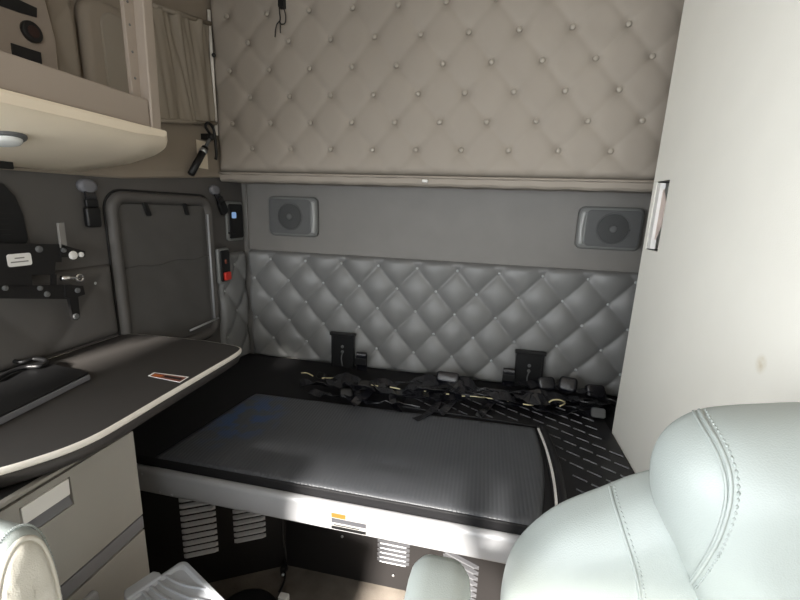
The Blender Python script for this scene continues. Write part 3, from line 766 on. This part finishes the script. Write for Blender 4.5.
# ------------------------------------------------------------------ upper left storage shelf
sh = thing('storage_shelf', 'cream storage shelf with taupe lip high on the left wall', 'shelf', (-1.05, .7, wz(.08)))
def shelf_top(x): return .172
pl = [(-.85,.30),(-.848,.55),(-.85,.90),(-.852,.985),(-.875,1.012),(-.93,1.035),(-1.05,1.068),(-1.15,1.062),(-1.20,1.05),(-1.249,1.03),(-1.249,.30)]
def zunder(x):
    t = max(0, min(1, (-.852-x)/.395)); return .168-.034*(1-math.exp(-t/.07))-.060*t**1.1
N1 = 26; y_in = .30
# build as cross-sections along x: for each x the y extent
def yend(x):
    P = pl[2:10]
    for (xa,ya),(xb,yb) in zip(P, P[1:]):
        if xb <= x <= xa and xa != xb: return ya+(yb-ya)*(xa-x)/(xa-xb)
    return .99 if x > -.852 else 1.03
bm = BM(); rings = []
xs = [-.850,-.8525,-.856,-.862,-.870,-.882,-.895,-.91]+[-.93-.319*i/14 for i in range(15)]
for x in xs:
    ye = yend(x); zu = zunder(x); e = .17
    lip = .012
    zt = .178
    if x == -.850: zu, zt2 = .160, .168
    ys = [.30+(ye-lip-.30)*i/10 for i in range(11)]
    under = [(x, y, wz(zu)) for y in ys]+[(x, ye-.003, wz(zu+.005)), (x, ye, wz(zu+.012))]
    topl = [(x, ye, wz(max(zu+.014, zt-.006))), (x, ye-.006, wz(max(zu+.016,zt)))]+[(x, .30, wz(max(zu+.016,zt)))]
    rings.append(under+topl)
loops(bm, rings); obj('slab', bm, M['cream'], sh, smooth=False, bevel=0)
for p in sh.children[0].data.polygons: p.use_smooth = abs(p.normal.z) > .2 and p.normal.z < 0
# lip board set back on the slab, with a dark shadow gap strip of its own
bm = BM(); box(bm, (-.892, .30, wz(.1785)), (-.885, .965, wz(.186))); obj('gap_strip', bm, M['seam'], sh)
bm = BM(); box(bm, (-.895, .30, wz(.186)), (-.870, .952, wz(.253))); obj('lip', bm, M['lip'], sh, bevel=.004)
bm = BM()
a0 = Vector((-.868, .945, wz(.186))); 
hexa(bm, [(-.896,.953,wz(.180)),(-.866,.953,wz(.180)),(-.866,.985,wz(.180)),(-.896,.985,wz(.180)),(-.896,.972,ZC-.003),(-.866,.972,ZC-.003),(-.866,1.004,ZC-.003),(-.896,1.004,ZC-.003)])
obj('post', bm, M['lip'], sh, bevel=.004)
bm = BM(); hexa(bm, [(-.905,.930,wz(.18)),(-.894,.930,wz(.18)),(-.894,.957,wz(.18)),(-.905,.957,wz(.18)),(-.905,.930,ZC-.003),(-.894,.930,ZC-.003),(-.894,.976,ZC-.003),(-.905,.976,ZC-.003)]); po = obj('post_return', bm, M['lip'], sh, bevel=.002)
for z in (.30, .36, .42, .47):
    bm = BM(); prism(bm, disc(.942, wz(z), .003, 10), (-.894,0,0), Y_, Z_, X_, .002, .001); obj('screw', bm, M['grille'], sh, smooth=True)
bm = BM(); box(bm, (XL+.013, .302, wz(.179)), (-.870, .322, ZC-.003)); obj('divider', bm, M['lip'], sh)  # unseen end wall, added to keep windshield light out of the cubby
# down light in the slab
def under_pt(px, py):
    for i in range(2000):
        z = .18-.0001*i*1.0; p = on_z(px, py, wz(z))
        if zunder(p.x) >= z: return p
    return p
c = under_pt(2, 136)
lt = thing('ceiling_light', 'oval reading light with dark rim under the cream shelf', 'light', (c.x, c.y, c.z))
tip = under_pt(33, 137)
ux = Vector((0, 1, 0)); L = tip.y-c.y; 
sl = Vector((1, 0, .25)).normalized(); dn = Vector((.25,0,-1)).normalized()
bm = BM(); prism(bm, [(a*L, b*.040) for a, b in disc(0,0,1,30)], c+dn*-.004, ux, sl, dn, .012, .005); obj('rim', bm, M['grille'], lt, smooth=True)
bm = BM(); prism(bm, [(a*L*.82, b*.028) for a, b in disc(0,0,1,30)], c+dn*.006, ux, sl, dn, .010, .008); obj('lens', bm, M['lens'], lt, smooth=True)
c2 = under_pt(1, 162)
bm = BM(); box(bm, (c2.x-.012, c2.y-.05, c2.z-.016), (c2.x+.012, c2.y+.02, c2.z+.006)); obj('latch', bm, M['black'], sh, bevel=.003)

# things in the cubby
ox = on_x(20, 30, -1.19)
op = thing('outlet_panel', 'taupe outlet panel with black slots and a round socket in the upper left cubby', 'outlet panel', (-1.2, .85, wz(.18)))
def cq(px, py, X=-1.19): p = on_x(px, py, X); return (p.y, p.z)
bm = BM(); pts = [(.40, wz(.181)), (.965, wz(.181)), (.99, wz(.22)), (1.0, wz(.42)), (.985, wz(.52)), (.96, wz(.62)), (.40, wz(.60))]
prism(bm, pts, (XL+.013,0,0), Y_, Z_, X_, .047, .008); obj('body', bm, M['lip'], op, bevel=0)
def cpoly(px, nm, m, th=.004, off=0):
    bm = BM(); prism(bm, [cq(*p) for p in px], (-1.190+off,0,0), Y_, Z_, X_, th, .001); return obj(nm, bm, M[m], op)
cpoly([(-20,-14),(12,-3),(36,8),(36,17.5),(20,13),(-20,-1)], 'slot', 'black'); cpoly([(10.5,43),(40,52.5),(41.5,66),(12,55)], 'slot', 'black')
y, z = cq(30.5,32); bm = BM(); prism(bm, disc(y, z, .025, 22), (-1.190,0,0), Y_, Z_, X_, .010, .004); so = obj('socket', bm, M['black'], op, smooth=True)
bm = BM(); prism(bm, disc(y, z, .014, 18), (-1.181,0,0), Y_, Z_, X_, .003, .001); obj('socket_core', bm, M['socketred'], so, smooth=True)
# tufted back of the cubby, bolster shaped window pad
cw = thing('window_cover', 'rounded padded cover over the small cubby window', 'window cover', (XL+.014, 1.2, wz(.30)))
Y0, Z0, Y1, Z1 = 1.105, wz(.275), 1.335, wz(.60)
bm = BM(); outl = rrect(Y0, Z0, Y1, Z1, .07, 8); prism(bm, outl, (XL+.014,0,0), Y_, Z_, X_, .035, .02, 5); obj('frame', bm, M['wallbeige'], cw, smooth=True)
bm = BM(); outl = rrect(Y0+.05, Z0+.035, Y1-.03, Z1-.03, .05, 8)
G = []
prism(bm, outl, (XL+.047,0,0), Y_, Z_, X_, .007, .004); obj('cloth', bm, M['curtain'], cw, smooth=True)
tq = thing('quilted_panel', 'beige tufted liner in the cubby between outlet panel and padded window cover', 'wall panel', (XL+.014, 1.1, wz(.19)))
bm = BM(); quilt(bm, 1.003, 1.09, wz(.19), wz(.85), XL+.024, 1.0, .10, wz(.44), .13, 0, .012, .6, .010, step=.009, edge=.01, axis='x'); obj('padding', bm, M['wallbeige'], tq, smooth=True)
# hook with loose cords at the top centre
p = on_y(281, 8, 1.70)
hk = thing('hanging_hook', 'thin black hook with loose cords hanging at top of upper tufted panel', 'hook', (p.x, 1.70, p.z))
a, b = on_y(280.5, -14, 1.70), on_y(281, 7, 1.70)
bm = BM(); box(bm, (a.x-.012, 1.695, b.z), (a.x+.012, 1.722, ZC-.001)); obj('strap', bm, M['black'], hk, bevel=.002)
bm = BM(); tube(bm, spline([on_y(x, y, 1.705) for x, y in ((279,4),(279.5,12),(280,20),(277,24),(275.5,30),(275,37))], 6), .0026, 6); obj('cord', bm, M['black'], hk, smooth=True)
bm = BM(); tube(bm, spline([on_y(x, y, 1.70) for x, y in ((283,6),(285.5,15),(285,23),(281,24),(280,22),(280.5,33))], 6), .0024, 6); obj('cord', bm, M['black'], hk, smooth=True)

# ------------------------------------------------------------------ desk, drawer cabinet, laptop
TZ = wz(-.47)
dk = thing('desk', 'dark grey laminate desk top with pale edge on the left', 'desk', (-1.0, .75, TZ-.05))
base = [(-1.247,1.150),(-1.13,1.168),(-.93,1.172),(-.82,1.160),(-.775,1.145),(-.757,1.118),(-.750,1.06),(-.747,.93),(-.744,.78),(-.740,.66),(-.741,.597),(-.752,.549),(-.772,.508),(-.80,.466),(-.84,.425),(-.90,.395),(-1.0,.375),(-1.247,.37)]
sp_ = spline([(x, y, 0) for x, y in base[2:17]], 5)
out = [Vector((*base[0],0)), Vector((*base[1],0))]+sp_+[Vector((*base[17],0))]
cx, cy = -1.02, .77
def shrink(d):
    o = []; n = len(out)
    for i in range(n):
        t = (out[(i+1)%n]-out[i-1]).normalized(); nn = Vector((t.y, -t.x, 0))
        p = out[i]-nn*(-d) if False else out[i]+Vector((-nn.x, -nn.y, 0))*-d
        p = out[i]+nn*d*sgn
        p.x = max(p.x, XL+.003); o.append(p)
    return o
area = sum(out[i-1].x*out[i].y-out[i].x*out[i-1].y for i in range(len(out)))
sgn = -1 if area > 0 else 1
lv = lambda ps, z: [(p.x, p.y, z) for p in ps]
S = lambda d: shrink(d)
bm = BM(); loops(bm, [lv(S(.006), TZ-.018), lv(S(.006), TZ)]); obj('top', bm, M['desk'], dk)
bm = BM(); loops(bm, [lv(S(.006), TZ-.0145), lv(S(.001), TZ-.012), lv(S(.0), TZ-.007), lv(S(.001), TZ-.001), lv(S(.006), TZ+.0006)], False, False); obj('edge_band', bm, M['edge'], dk, smooth=True)
bm = BM(); loops(bm, [lv(S(.034), TZ-.050), lv(S(.022), TZ-.049), lv(S(.010), TZ-.040), lv(S(.005), TZ-.028), lv(S(.004), TZ-.016), lv(S(.007), TZ-.0145)], True, False); obj('underside', bm, M['darkedge'], dk, smooth=True)
q = [on_z(x, y, TZ+.0012) for x, y in ((148,376),(180,382.5),(189,377),(154,372.5))]
def quadbm(q, th=.0006, ins=(0,1,0,1)):
    def P(u, v): return q[0].lerp(q[1], u).lerp(q[3].lerp(q[2], u), v)
    c = [P(ins[0],ins[2]), P(ins[1],ins[2]), P(ins[1],ins[3]), P(ins[0],ins[3])]
    bm = BM(); hexa(bm, [p-Z_*.0004 for p in c]+[p+Z_*th for p in c]); return bm
ls = obj('sticker', quadbm(q), M['white'], dk); obj('sticker_print', quadbm(q, .001, (.06,.97,.05,.82)), M['rust'], ls); obj('sticker_print', quadbm(q, .0013, (.10,.35,.15,.6)), M['orange'], ls)
obj('sticker_print', quadbm(q, .0013, (.42,.92,.3,.6)), M['seam'], ls)

cb = thing('drawer_cabinet', 'grey drawer cabinet with silver recessed pull below the desk', 'cabinet', (-1.0, .56, 0))
FX = -.78; c0, c1 = .425, .712
bm = BM(); box(bm, (XL+.002, c0, 0), (FX-.012, c1, TZ-.0505)); obj('body', bm, M['seam'], cb)
def face(z0, z1, nm, m='cabinet'):
    bm = BM(); box(bm, (FX-.014, c0, z0), (FX, c1, z1)); return obj(nm, bm, M[m], cb, bevel=.002)
zt = on_x(41, 478, FX).z
face(wz(-.529), TZ-.0505, 'top_rail')
# top drawer front with a hole for the pull
hy0, hy1, hz0, hz1 = .468, .560, wz(-.612), wz(-.548)
z0, z1 = wz(-.763), wz(-.534)
bm = BM()
o_ = [bm.verts.new(p) for p in ((FX,c0,z0),(FX,c1,z0),(FX,c1,z1),(FX,c0,z1))]
i2 = [(y, z) for y, z in rrect(hy0, hz0, hy1, hz1, .004, 2)]
hexa(bm, [(FX-.014,c0,z0),(FX-.013,c0,z0),(FX-.013,c1,z0),(FX-.014,c1,z0),(FX-.014,c0,z1),(FX-.013,c0,z1),(FX-.013,c1,z1),(FX-.014,c1,z1)]) if False else None
bm.free(); bm = BM()
box(bm, (FX-.014, c0, z0), (FX, c1, hz0)); box(bm, (FX-.014, c0, hz1), (FX, c1, z1)); box(bm, (FX-.014, c0, hz0), (FX, hy0, hz1)); box(bm, (FX-.014, hy1, hz0), (FX, c1, hz1))
bmesh.ops.remove_doubles(bm, verts=bm.verts[:], dist=1e-5)
dr = obj('drawer', bm, M['cabinet'], cb)
bm = BM(); hexa(bm, [(FX-.010,hy0+.003,hz0+.028),(FX-.001,hy0+.003,hz0+.025),(FX-.001,hy1-.003,hz0+.025),(FX-.010,hy1-.003,hz0+.028),(FX-.012,hy0+.003,hz1-.002),(FX+.001,hy0+.003,hz1-.002),(FX+.001,hy1-.003,hz1-.002),(FX-.012,hy1-.003,hz1-.002)]); obj('pull', bm, M['white'], dr, bevel=.0015, label='silvery white pull')
bm = BM(); hexa(bm, [(FX-.0135,hy0+.001,hz0+.001),(FX-.002,hy0+.001,hz0+.001),(FX-.002,hy1-.001,hz0+.001),(FX-.0135,hy1-.001,hz0+.001),(FX-.0135,hy0+.001,hz0+.026),(FX-.010,hy0+.001,hz0+.026),(FX-.010,hy1-.001,hz0+.026),(FX-.0135,hy1-.001,hz0+.026)]); obj('pull_recess', bm, M['cabinetdark'], dr)
face(wz(-.803), wz(-.768), 'divider', 'cabinetdark')
lowd = face(.06, wz(-.808), 'door'); bm = BM(); box(bm, (FX-.01, c0+.02, 0), (FX-.005, c1-.02, .058)); obj('kick_plate', bm, M['black'], cb)
p = on_x(86, 598, FX); bm = BM(); prism(bm, rrect(p.y-.02, p.z-.03, p.y+.02, p.z+.004, .01), (FX-.0005,0,0), Y_, Z_, X_, .012, .005); obj('handle', bm, M['silver'], lowd, smooth=True)

lp = thing('laptop', 'closed flat black laptop with grey edge lying on the desk', 'laptop', (-1.13, .65, TZ))
a = on_z(90, 372, TZ+.022); b_ = on_z(0, 415.5, TZ+.022)
fr = (b_-a); fr.z = 0; fr = fr.normalized()
bk0 = Vector((a.x-.195, a.y+.028, a.z))
lo_ = .42
cn = [a, a+fr*lo_, Vector((-1.235, (a+fr*lo_).y+.03, a.z)), bk0]
bm = BM(); hexa(bm, [Vector((p.x, p.y, TZ+.0005)) for p in cn]+[Vector((p.x, p.y, TZ+.016)) for p in cn]); obj('base', bm, M['cabinetdark'], lp, bevel=.003)
cen = sum(cn, Vector())/4
bm = BM(); hexa(bm, [cen+(p-cen)*.99+Z_*(TZ+.0165-p.z) for p in cn]+[cen+(p-cen)*.985+Z_*(TZ+.022-p.z) for p in cn]); obj('lid', bm, M['black'], lp, bevel=.002)
cbp = spline([on_z(x, y, TZ+.030) for x, y in ((-6,367),(8,361),(22,362),(34,359),(46,361),(40,366),(26,367),(10,372),(-4,380))], 6)
bm = BM(); tube(bm, cbp, .006, 8); tag(obj('cable', bm, M['black'], smooth=True), 'black cable coiled on top of the closed laptop', 'cable')

# ------------------------------------------------------------------ grey lidded bin
BZ = wz(-.80)
bn = thing('waste_bin', 'grey plastic bin with curved ridges on its lid beside the drawer cabinet', 'bin', (-.55, .55, 0))
A0 = Vector((-.619, .658, 0)); da = Vector((-.048,-.112,0)).normalized(); db = Vector((.112,-.048,0)).normalized()
La, Lb = .235, .30
def Q(s, t, z): v = A0+da*s+db*t; return Vector((v.x, v.y, z))
def rr(z, ins, r=.014): return [Q(s, t, z) for s, t in rrect(ins, ins, La-ins, Lb-ins, r, 5)]
bm = BM(); loops(bm, [rr(0, .045), rr(.01, .042), rr(BZ-.05, .012)]); obj('body', bm, M['bin'], bn, bevel=0)
bm = BM(); loops(bm, [rr(BZ-.05, .004), rr(BZ-.044, 0), rr(BZ-.008, 0), rr(BZ-.001, .004), rr(BZ, .010), rr(BZ-.0015, .013), rr(BZ-.005, .017)]); ld = obj('lid', bm, M['bin'], bn, smooth=False, bevel=0)
def ridge(pts):
    S_ = spline([on_z(x, y, BZ-.001) for x, y in pts], 10)
    bm = BM(); rings = []
    for i, p in enumerate(S_):
        t = (S_[min(i+1,len(S_)-1)]-S_[max(i-1,0)]).normalized(); s = t.cross(Z_)
        rings.append([p-s*.007-Z_*.0055, p-s*.003-Z_*.0005, p+s*.0015+Z_*.0005, p+s*.003-Z_*.0055])
    loops(bm, rings); obj('ridge', bm, M['bin'], ld, smooth=False)
ridge([(164,574),(172,579),(184,584),(200,587),(207,588),(211,588.2)]); ridge([(157,579.5),(166,586),(180,593),(200,600),(210,602),(218,603.4)]); ridge([(149,585),(160,594),(176,603),(200,612),(226,617),(246,618)]); ridge([(142,591),(156,604),(176,616)])
bm = BM(); pts = [Q(.060,-.016,0), Q(.118,-.016,0), Q(.124,-.002,0), Q(.124,.012,0), Q(.054,.012,0), Q(.054,-.002,0)]
loops(bm, [[(p.x,p.y,BZ-.022) for p in pts], [(p.x,p.y,BZ+.004) for p in pts]]); obj('latch_tab', bm, M['bin'], ld, bevel=.004)

# ------------------------------------------------------------------ floor items
c = on_z(262, 600, .05)
bm = BM(); prism(bm, disc(c.x-.035, c.y-.05, .115, 30), (0,0,.0005), X_, Y_, Z_, .030, .026, 6); tag(obj('floor_dome', bm, M['rubber'], smooth=True), 'low round black dome on the carpet behind the grey bin', 'dome')
cd = thing('power_cord', 'thin black cord hanging from the bunk skirt to the carpet', 'cord', (-.65, 1.15, 0))
p0 = Vector((-.655,1.160,.0)); 
bm = BM(); pts = [Vector((-.652,1.166,wz(-1.05))), Vector((-.652,1.160,wz(-1.2))), on_z(286,556,.08), on_z(284,566,.03), on_z(285,575,.02), on_z(283,585,.012), on_z(279,592,.010)]
tube(bm, spline(pts, 8), .004, 8); obj('wire', bm, M['black'], cd, smooth=True)
c = on_z(284, 569, .03); bm = BM(); box(bm, (c.x-.010, c.y-.012, c.z-.012), (c.x+.010, c.y+.012, c.z+.014)); obj('connector', bm, M['black'], cd, bevel=.003)
c = on_z(284.5, 572, .03); bm = BM(); ball(bm, c+Vector((0,-.012,0)), .006); obj('pin', bm, M['steel'], cd, smooth=True)
c = on_z(284, 599, .012); bm = BM(); box(bm, (c.x-.018, c.y-.012, .001), (c.x+.016, c.y+.012, .028)); obj('plug', bm, M['white'], cd, bevel=.004, label='white plug')

# ------------------------------------------------------------------ seats
def pillow(bm, outline, y0, y1, r, bulge=.0, n=7, radial=False):
    """outline (x,z) closed list; rounded front (y0) and back (y1) faces."""
    P = [Vector((x, 0, z)) for x, z in outline]; N = len(P)
    c = sum(P, Vector())/N
    def off(d):
        o = []
        for i in range(N):
            t = (P[(i+1)%N]-P[i-1]).normalized(); nn = Vector((t.z, 0, -t.x))
            if nn.dot(P[i]-c) < 0: nn = -nn
            rd = P[i]-c; o.append(P[i]-rd.normalized()*min(d, rd.length*.9) if radial else P[i]-nn*d)
        return o
    rings = []
    for k in range(n+1):
        a = k/n*math.pi/2
        rings.append([(p.x, y1-r*.6+r*.6*math.cos(a) , p.z) for p in off(r*(1-math.sin(a)))])
    mid = y0+r
    for k in range(n+1):
        a = k/n*math.pi/2
        rings.append([(p.x, y0+r-r*math.sin(a), p.z) for p in off(r*(1-math.cos(a)))])
    # inner rings toward the centre with bulge
    last = off(r)
    for s in (.8, .55, .3, .1):
        rings.append([(c.x+(p.x-c.x)*s, y0-bulge*(1-s)**2, c.z+(p.z-c.z)*s) for p in last])
    loops(bm, rings)
SY = .50
def sp2(px, Y): p = on_y(px[0], px[1], Y); return (p.x, p.z)
def outl(left, Y, cxm, n=5):
    """left = pixel points of the visible left edge from bottom to top; mirrored about x=cxm."""
    L = [sp2(p, Y) for p in left]
    full = L+[(2*cxm-x, z) for x, z in L[::-1]]
    s = spline([(x, z, 0) for x, z in full], n, closed=False)
    return [(v.x, v.y) for v in s]
ds = thing('driver_seat', 'pale grey stitched leather seat back filling the lower right foreground', 'seat', (.38, .56, 0))
CXM = .395
bl = outl([(560,900),(520,780),(503,660),(500,610),(503,575),(514,545),(535,522),(562,504),(600,489),(640,474),(700,462),(760,456)], .59, .42)
bm = BM(); pillow(bm, bl, .50, .62, .055); obj('backrest', bm, M['seat'], ds, smooth=True)
ul = outl([(700,860),(698,740),(692,620),(680,570),(662,525),(648,490),(646,462),(651,441),(662,425),(678,413),(698,405),(725,401),(760,399),(800,398)], .553, .43)
bm = BM(); pillow(bm, ul, .425, .585, .085, .01, radial=True); obj('headrest', bm, M['seat'], ds, smooth=True)
# stitched seams lying on the two leather surfaces
from mathutils.bvhtree import BVHTree
def bvh_of(o):
    me = o.data; off = BASE[o.name]
    return BVHTree.FromPolygons([v.co+off for v in me.vertices], [p.vertices[:] for p in me.polygons])
kids = {c.name.split('.')[0]: c for c in ds.children}
for o in ds.children: BASE[o.name] = BASE[ds.name]
T_head, T_back = bvh_of(kids['headrest']), bvh_of(kids['backrest'])
def project(T, pts):
    o = []
    for p in pts:
        d = _ray(p.x, p.y).normalized(); h = T.ray_cast(EYE, d)
        if h[0] is not None: o.append((h[0], h[1] if h[1].dot(d) < 0 else -h[1]))
    return o
def seam(T, px, name='stitching', rad=.0022, off=.012, dots=True, parent=ds, thread='thread', side=1):
    S_ = project(T, spline([(x, y, 0) for x, y in px], 14))
    if len(S_) < 3: return
    bm = BM(); tube(bm, [p+n*rad*.2 for p, n in S_], rad, 6); obj('seam', bm, M['seat'], parent, smooth=True)
    if dots:
        P_, Rr, acc = [], [], 0
        S2 = spline([p for p, n in S_[::2]], 12); N2 = [n for p, n in S_]
        for i in range(1, len(S2)-1):
            t = (S2[i+1]-S2[i-1]).normalized(); n = N2[min(len(N2)-1, i*len(N2)//len(S2))]; acc += (S2[i]-S2[i-1]).length
            ph = (acc % .0068)/.0068
            P_.append(S2[i]+t.cross(n)*side*.0062-n*.0003); Rr.append(.0004+.0013*math.sin(math.pi*min(1, ph/.72)) if ph < .72 else .0004)
        bm = BM(); tube(bm, P_, Rr, 5); obj(name, bm, M[thread], parent, smooth=True)
arc = [(697,406),(706,422),(720,446),(729,470),(731,492),(727,515),(718,540),(705,563),(690,586),(684,603)]
seam(T_head, arc, side=-1); seam(T_head, [(x-5,y+3) for x, y in arc], dots=False, rad=.0016)
seam(T_back, [(610,487),(614,503),(620,522),(628,548),(636,575),(641,603)], side=-1)
# narrow leather band between shoulder and headrest
B1 = project(T_back, spline([(x, y, 0) for x, y in ((612,486),(620,514),(630,550),(640,590),(648,630))], 6))
# inboard arm rest
ar = outl([(404,640),(405,600),(408,578),(416,564),(430,558),(440,557)], .46, -.028)
am = [(x, z) for x, z in ar]
bm = BM(); c0_ = -.022
top_z = wz(-.459)
rings = []
for y, s, dz in ((.475,.55,-.018),(.468,.80,-.006),(.455,.95,-.001),(.435,1,0),(.30,1,0),(.12,1,.0),(.10,.9,-.005),(.09,.6,-.02)):
    ring_ = rrect(-.042*s, -.085*s-.02*(1-s), .042*s, 0, .028*s, 6)
    rings.append([(c0_+u, y, top_z+dz+v) for u, v in ring_])
loops(bm, rings); obj('armrest', bm, M['seat'], ds, smooth=True)
bm = BM(); box(bm, (.0, .44, wz(-.72)), (.12, .55, wz(-.66))); obj('armrest_pivot', bm, M['black'], ds, bevel=.005)
# cushion and pedestal under the frame edge
bm = BM(); prism(bm, rrect(.13, .02, .66, .50, .05), (0,0,.36), X_, Y_, Z_, .14, .05); obj('cushion', bm, M['seat'], ds, smooth=True)
bm = BM(); box(bm, (.22, .10, 0), (.58, .56, .36)); obj('pedestal', bm, M['black'], ds, bevel=.02)

ps = thing('passenger_seat', 'pale leather seat back with warm-lit piped side panel at the lower left', 'seat', (-.77, .3, 0))
arch = [(.366,.44),(.366,.62),(.366,wz(-.56)),(.364,wz(-.497)),(.357,wz(-.452)),(.344,wz(-.427)),(.326,wz(-.419)),(.306,wz(-.432)),(.288,wz(-.468)),(.274,wz(-.53)),(.262,wz(-.60)),(.25,.62),(.24,.44)]
arch = [(v.x, v.y) for v in spline([(y, z, 0) for y, z in arch], 6)]
PXR = -.552
acx, acz = .315, wz(-.56)
def arch_ring(x, ins):
    o = []
    for y, z in arch:
        f = 1-ins/.055
        o.append((x, acx+(y-acx)*f, z if z < wz(-.56) else acz+(z-acz)*(1-ins/.14)))
    return o
bm = BM(); loops(bm, [arch_ring(x, i_) for x, i_ in ((-1.0,.03),(-.995,.012),(-.97,0),(PXR-.03,0),(PXR-.014,.001),(PXR-.005,.004),(PXR,.009))]); obj('backrest', bm, M['seat'], ps, smooth=True)
bm = BM(); rings = []
for x, i_ in ((PXR-.002,.014),(PXR+.003,.014),(PXR+.006,.017),(PXR+.008,.023),(PXR+.009,.032),(PXR+.0095,.044)): rings.append(arch_ring(x, i_))
for k, r in enumerate(rings[3:]):
    rings[3+k] = [(x+.003*noise.noise(Vector((y*60, z*60, 1))), y, z) for x, y, z in r]
loops(bm, rings); obj('side_panel', bm, M['seatwarmlit'], ps, smooth=True, label='wrinkled side panel, warm light in its colour')
bm = BM(); tube(bm, arch_ring(PXR+.001, .0115), .0036, 8); obj('piping', bm, M['seatwarmlit'], ps, smooth=True)
P_ = spline(arch_ring(PXR-.012, -.0008), 8); Rr = [.0005+.0014*max(0, math.sin(i*1.1)) for i in range(len(P_))]
bm = BM(); tube(bm, P_, Rr, 5); obj('stitching', bm, M['thread'], ps, smooth=True)
bm = BM(); prism(bm, rrect(-1.02, -.16, -.56, .23, .05), (0,0,.36), X_, Y_, Z_, .13, .05); obj('cushion', bm, M['seat'], ps, smooth=True)
bm = BM(); box(bm, (-.97, -.10, 0), (-.60, .30, .36)); obj('pedestal', bm, M['black'], ps, bevel=.02)

# ------------------------------------------------------------------ daylight
sc = bpy.context.scene
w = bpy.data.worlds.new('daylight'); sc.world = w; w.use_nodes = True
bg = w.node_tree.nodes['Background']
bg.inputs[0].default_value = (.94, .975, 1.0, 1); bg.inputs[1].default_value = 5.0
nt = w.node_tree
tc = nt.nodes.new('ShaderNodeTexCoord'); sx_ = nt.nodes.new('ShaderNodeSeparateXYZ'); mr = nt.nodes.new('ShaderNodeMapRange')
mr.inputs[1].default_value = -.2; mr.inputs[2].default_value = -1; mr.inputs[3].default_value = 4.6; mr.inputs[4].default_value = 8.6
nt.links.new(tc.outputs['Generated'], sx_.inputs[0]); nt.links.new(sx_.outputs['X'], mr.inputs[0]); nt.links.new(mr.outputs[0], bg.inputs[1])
def portal(loc, rot, sx, sy):
    l = bpy.data.lights.new('window_portal', 'AREA'); l.shape = 'RECTANGLE'; l.size = sx; l.size_y = sy; l.cycles.is_portal = True
    o = bpy.data.objects.new('window_portal', l); C.objects.link(o); o.location = loc; o.rotation_euler = rot
hp = math.pi/2
portal(((XL+XR)/2, YF-.02, (.92+wz(.42))/2), (hp, 0, 0), XR-XL-.2, wz(.42)-.92)
portal((XL-.025, -.40, (.80+wz(.45))/2), (hp, 0, -hp), 1.40, wz(.45)-.80)
sun = bpy.data.lights.new('sun', 'SUN'); sun.energy = 24.0; sun.angle = .14; sun.color = (1, .95, .88)
so = bpy.data.objects.new('sun', sun); C.objects.link(so)
az, el = math.radians(6), math.radians(30)
sd = Vector((math.sin(az)*math.cos(el), math.cos(az)*math.cos(el), -math.sin(el)))
so.rotation_euler = sd.to_track_quat('-Z', 'Y').to_euler(); so.location = (-1, -4, 4)
sc.view_settings.view_transform = 'Standard'; sc.view_settings.look = 'None'; sc.view_settings.gamma = 1
sc.view_settings.use_curve_mapping = False
sc.view_settings.exposure = 0.6
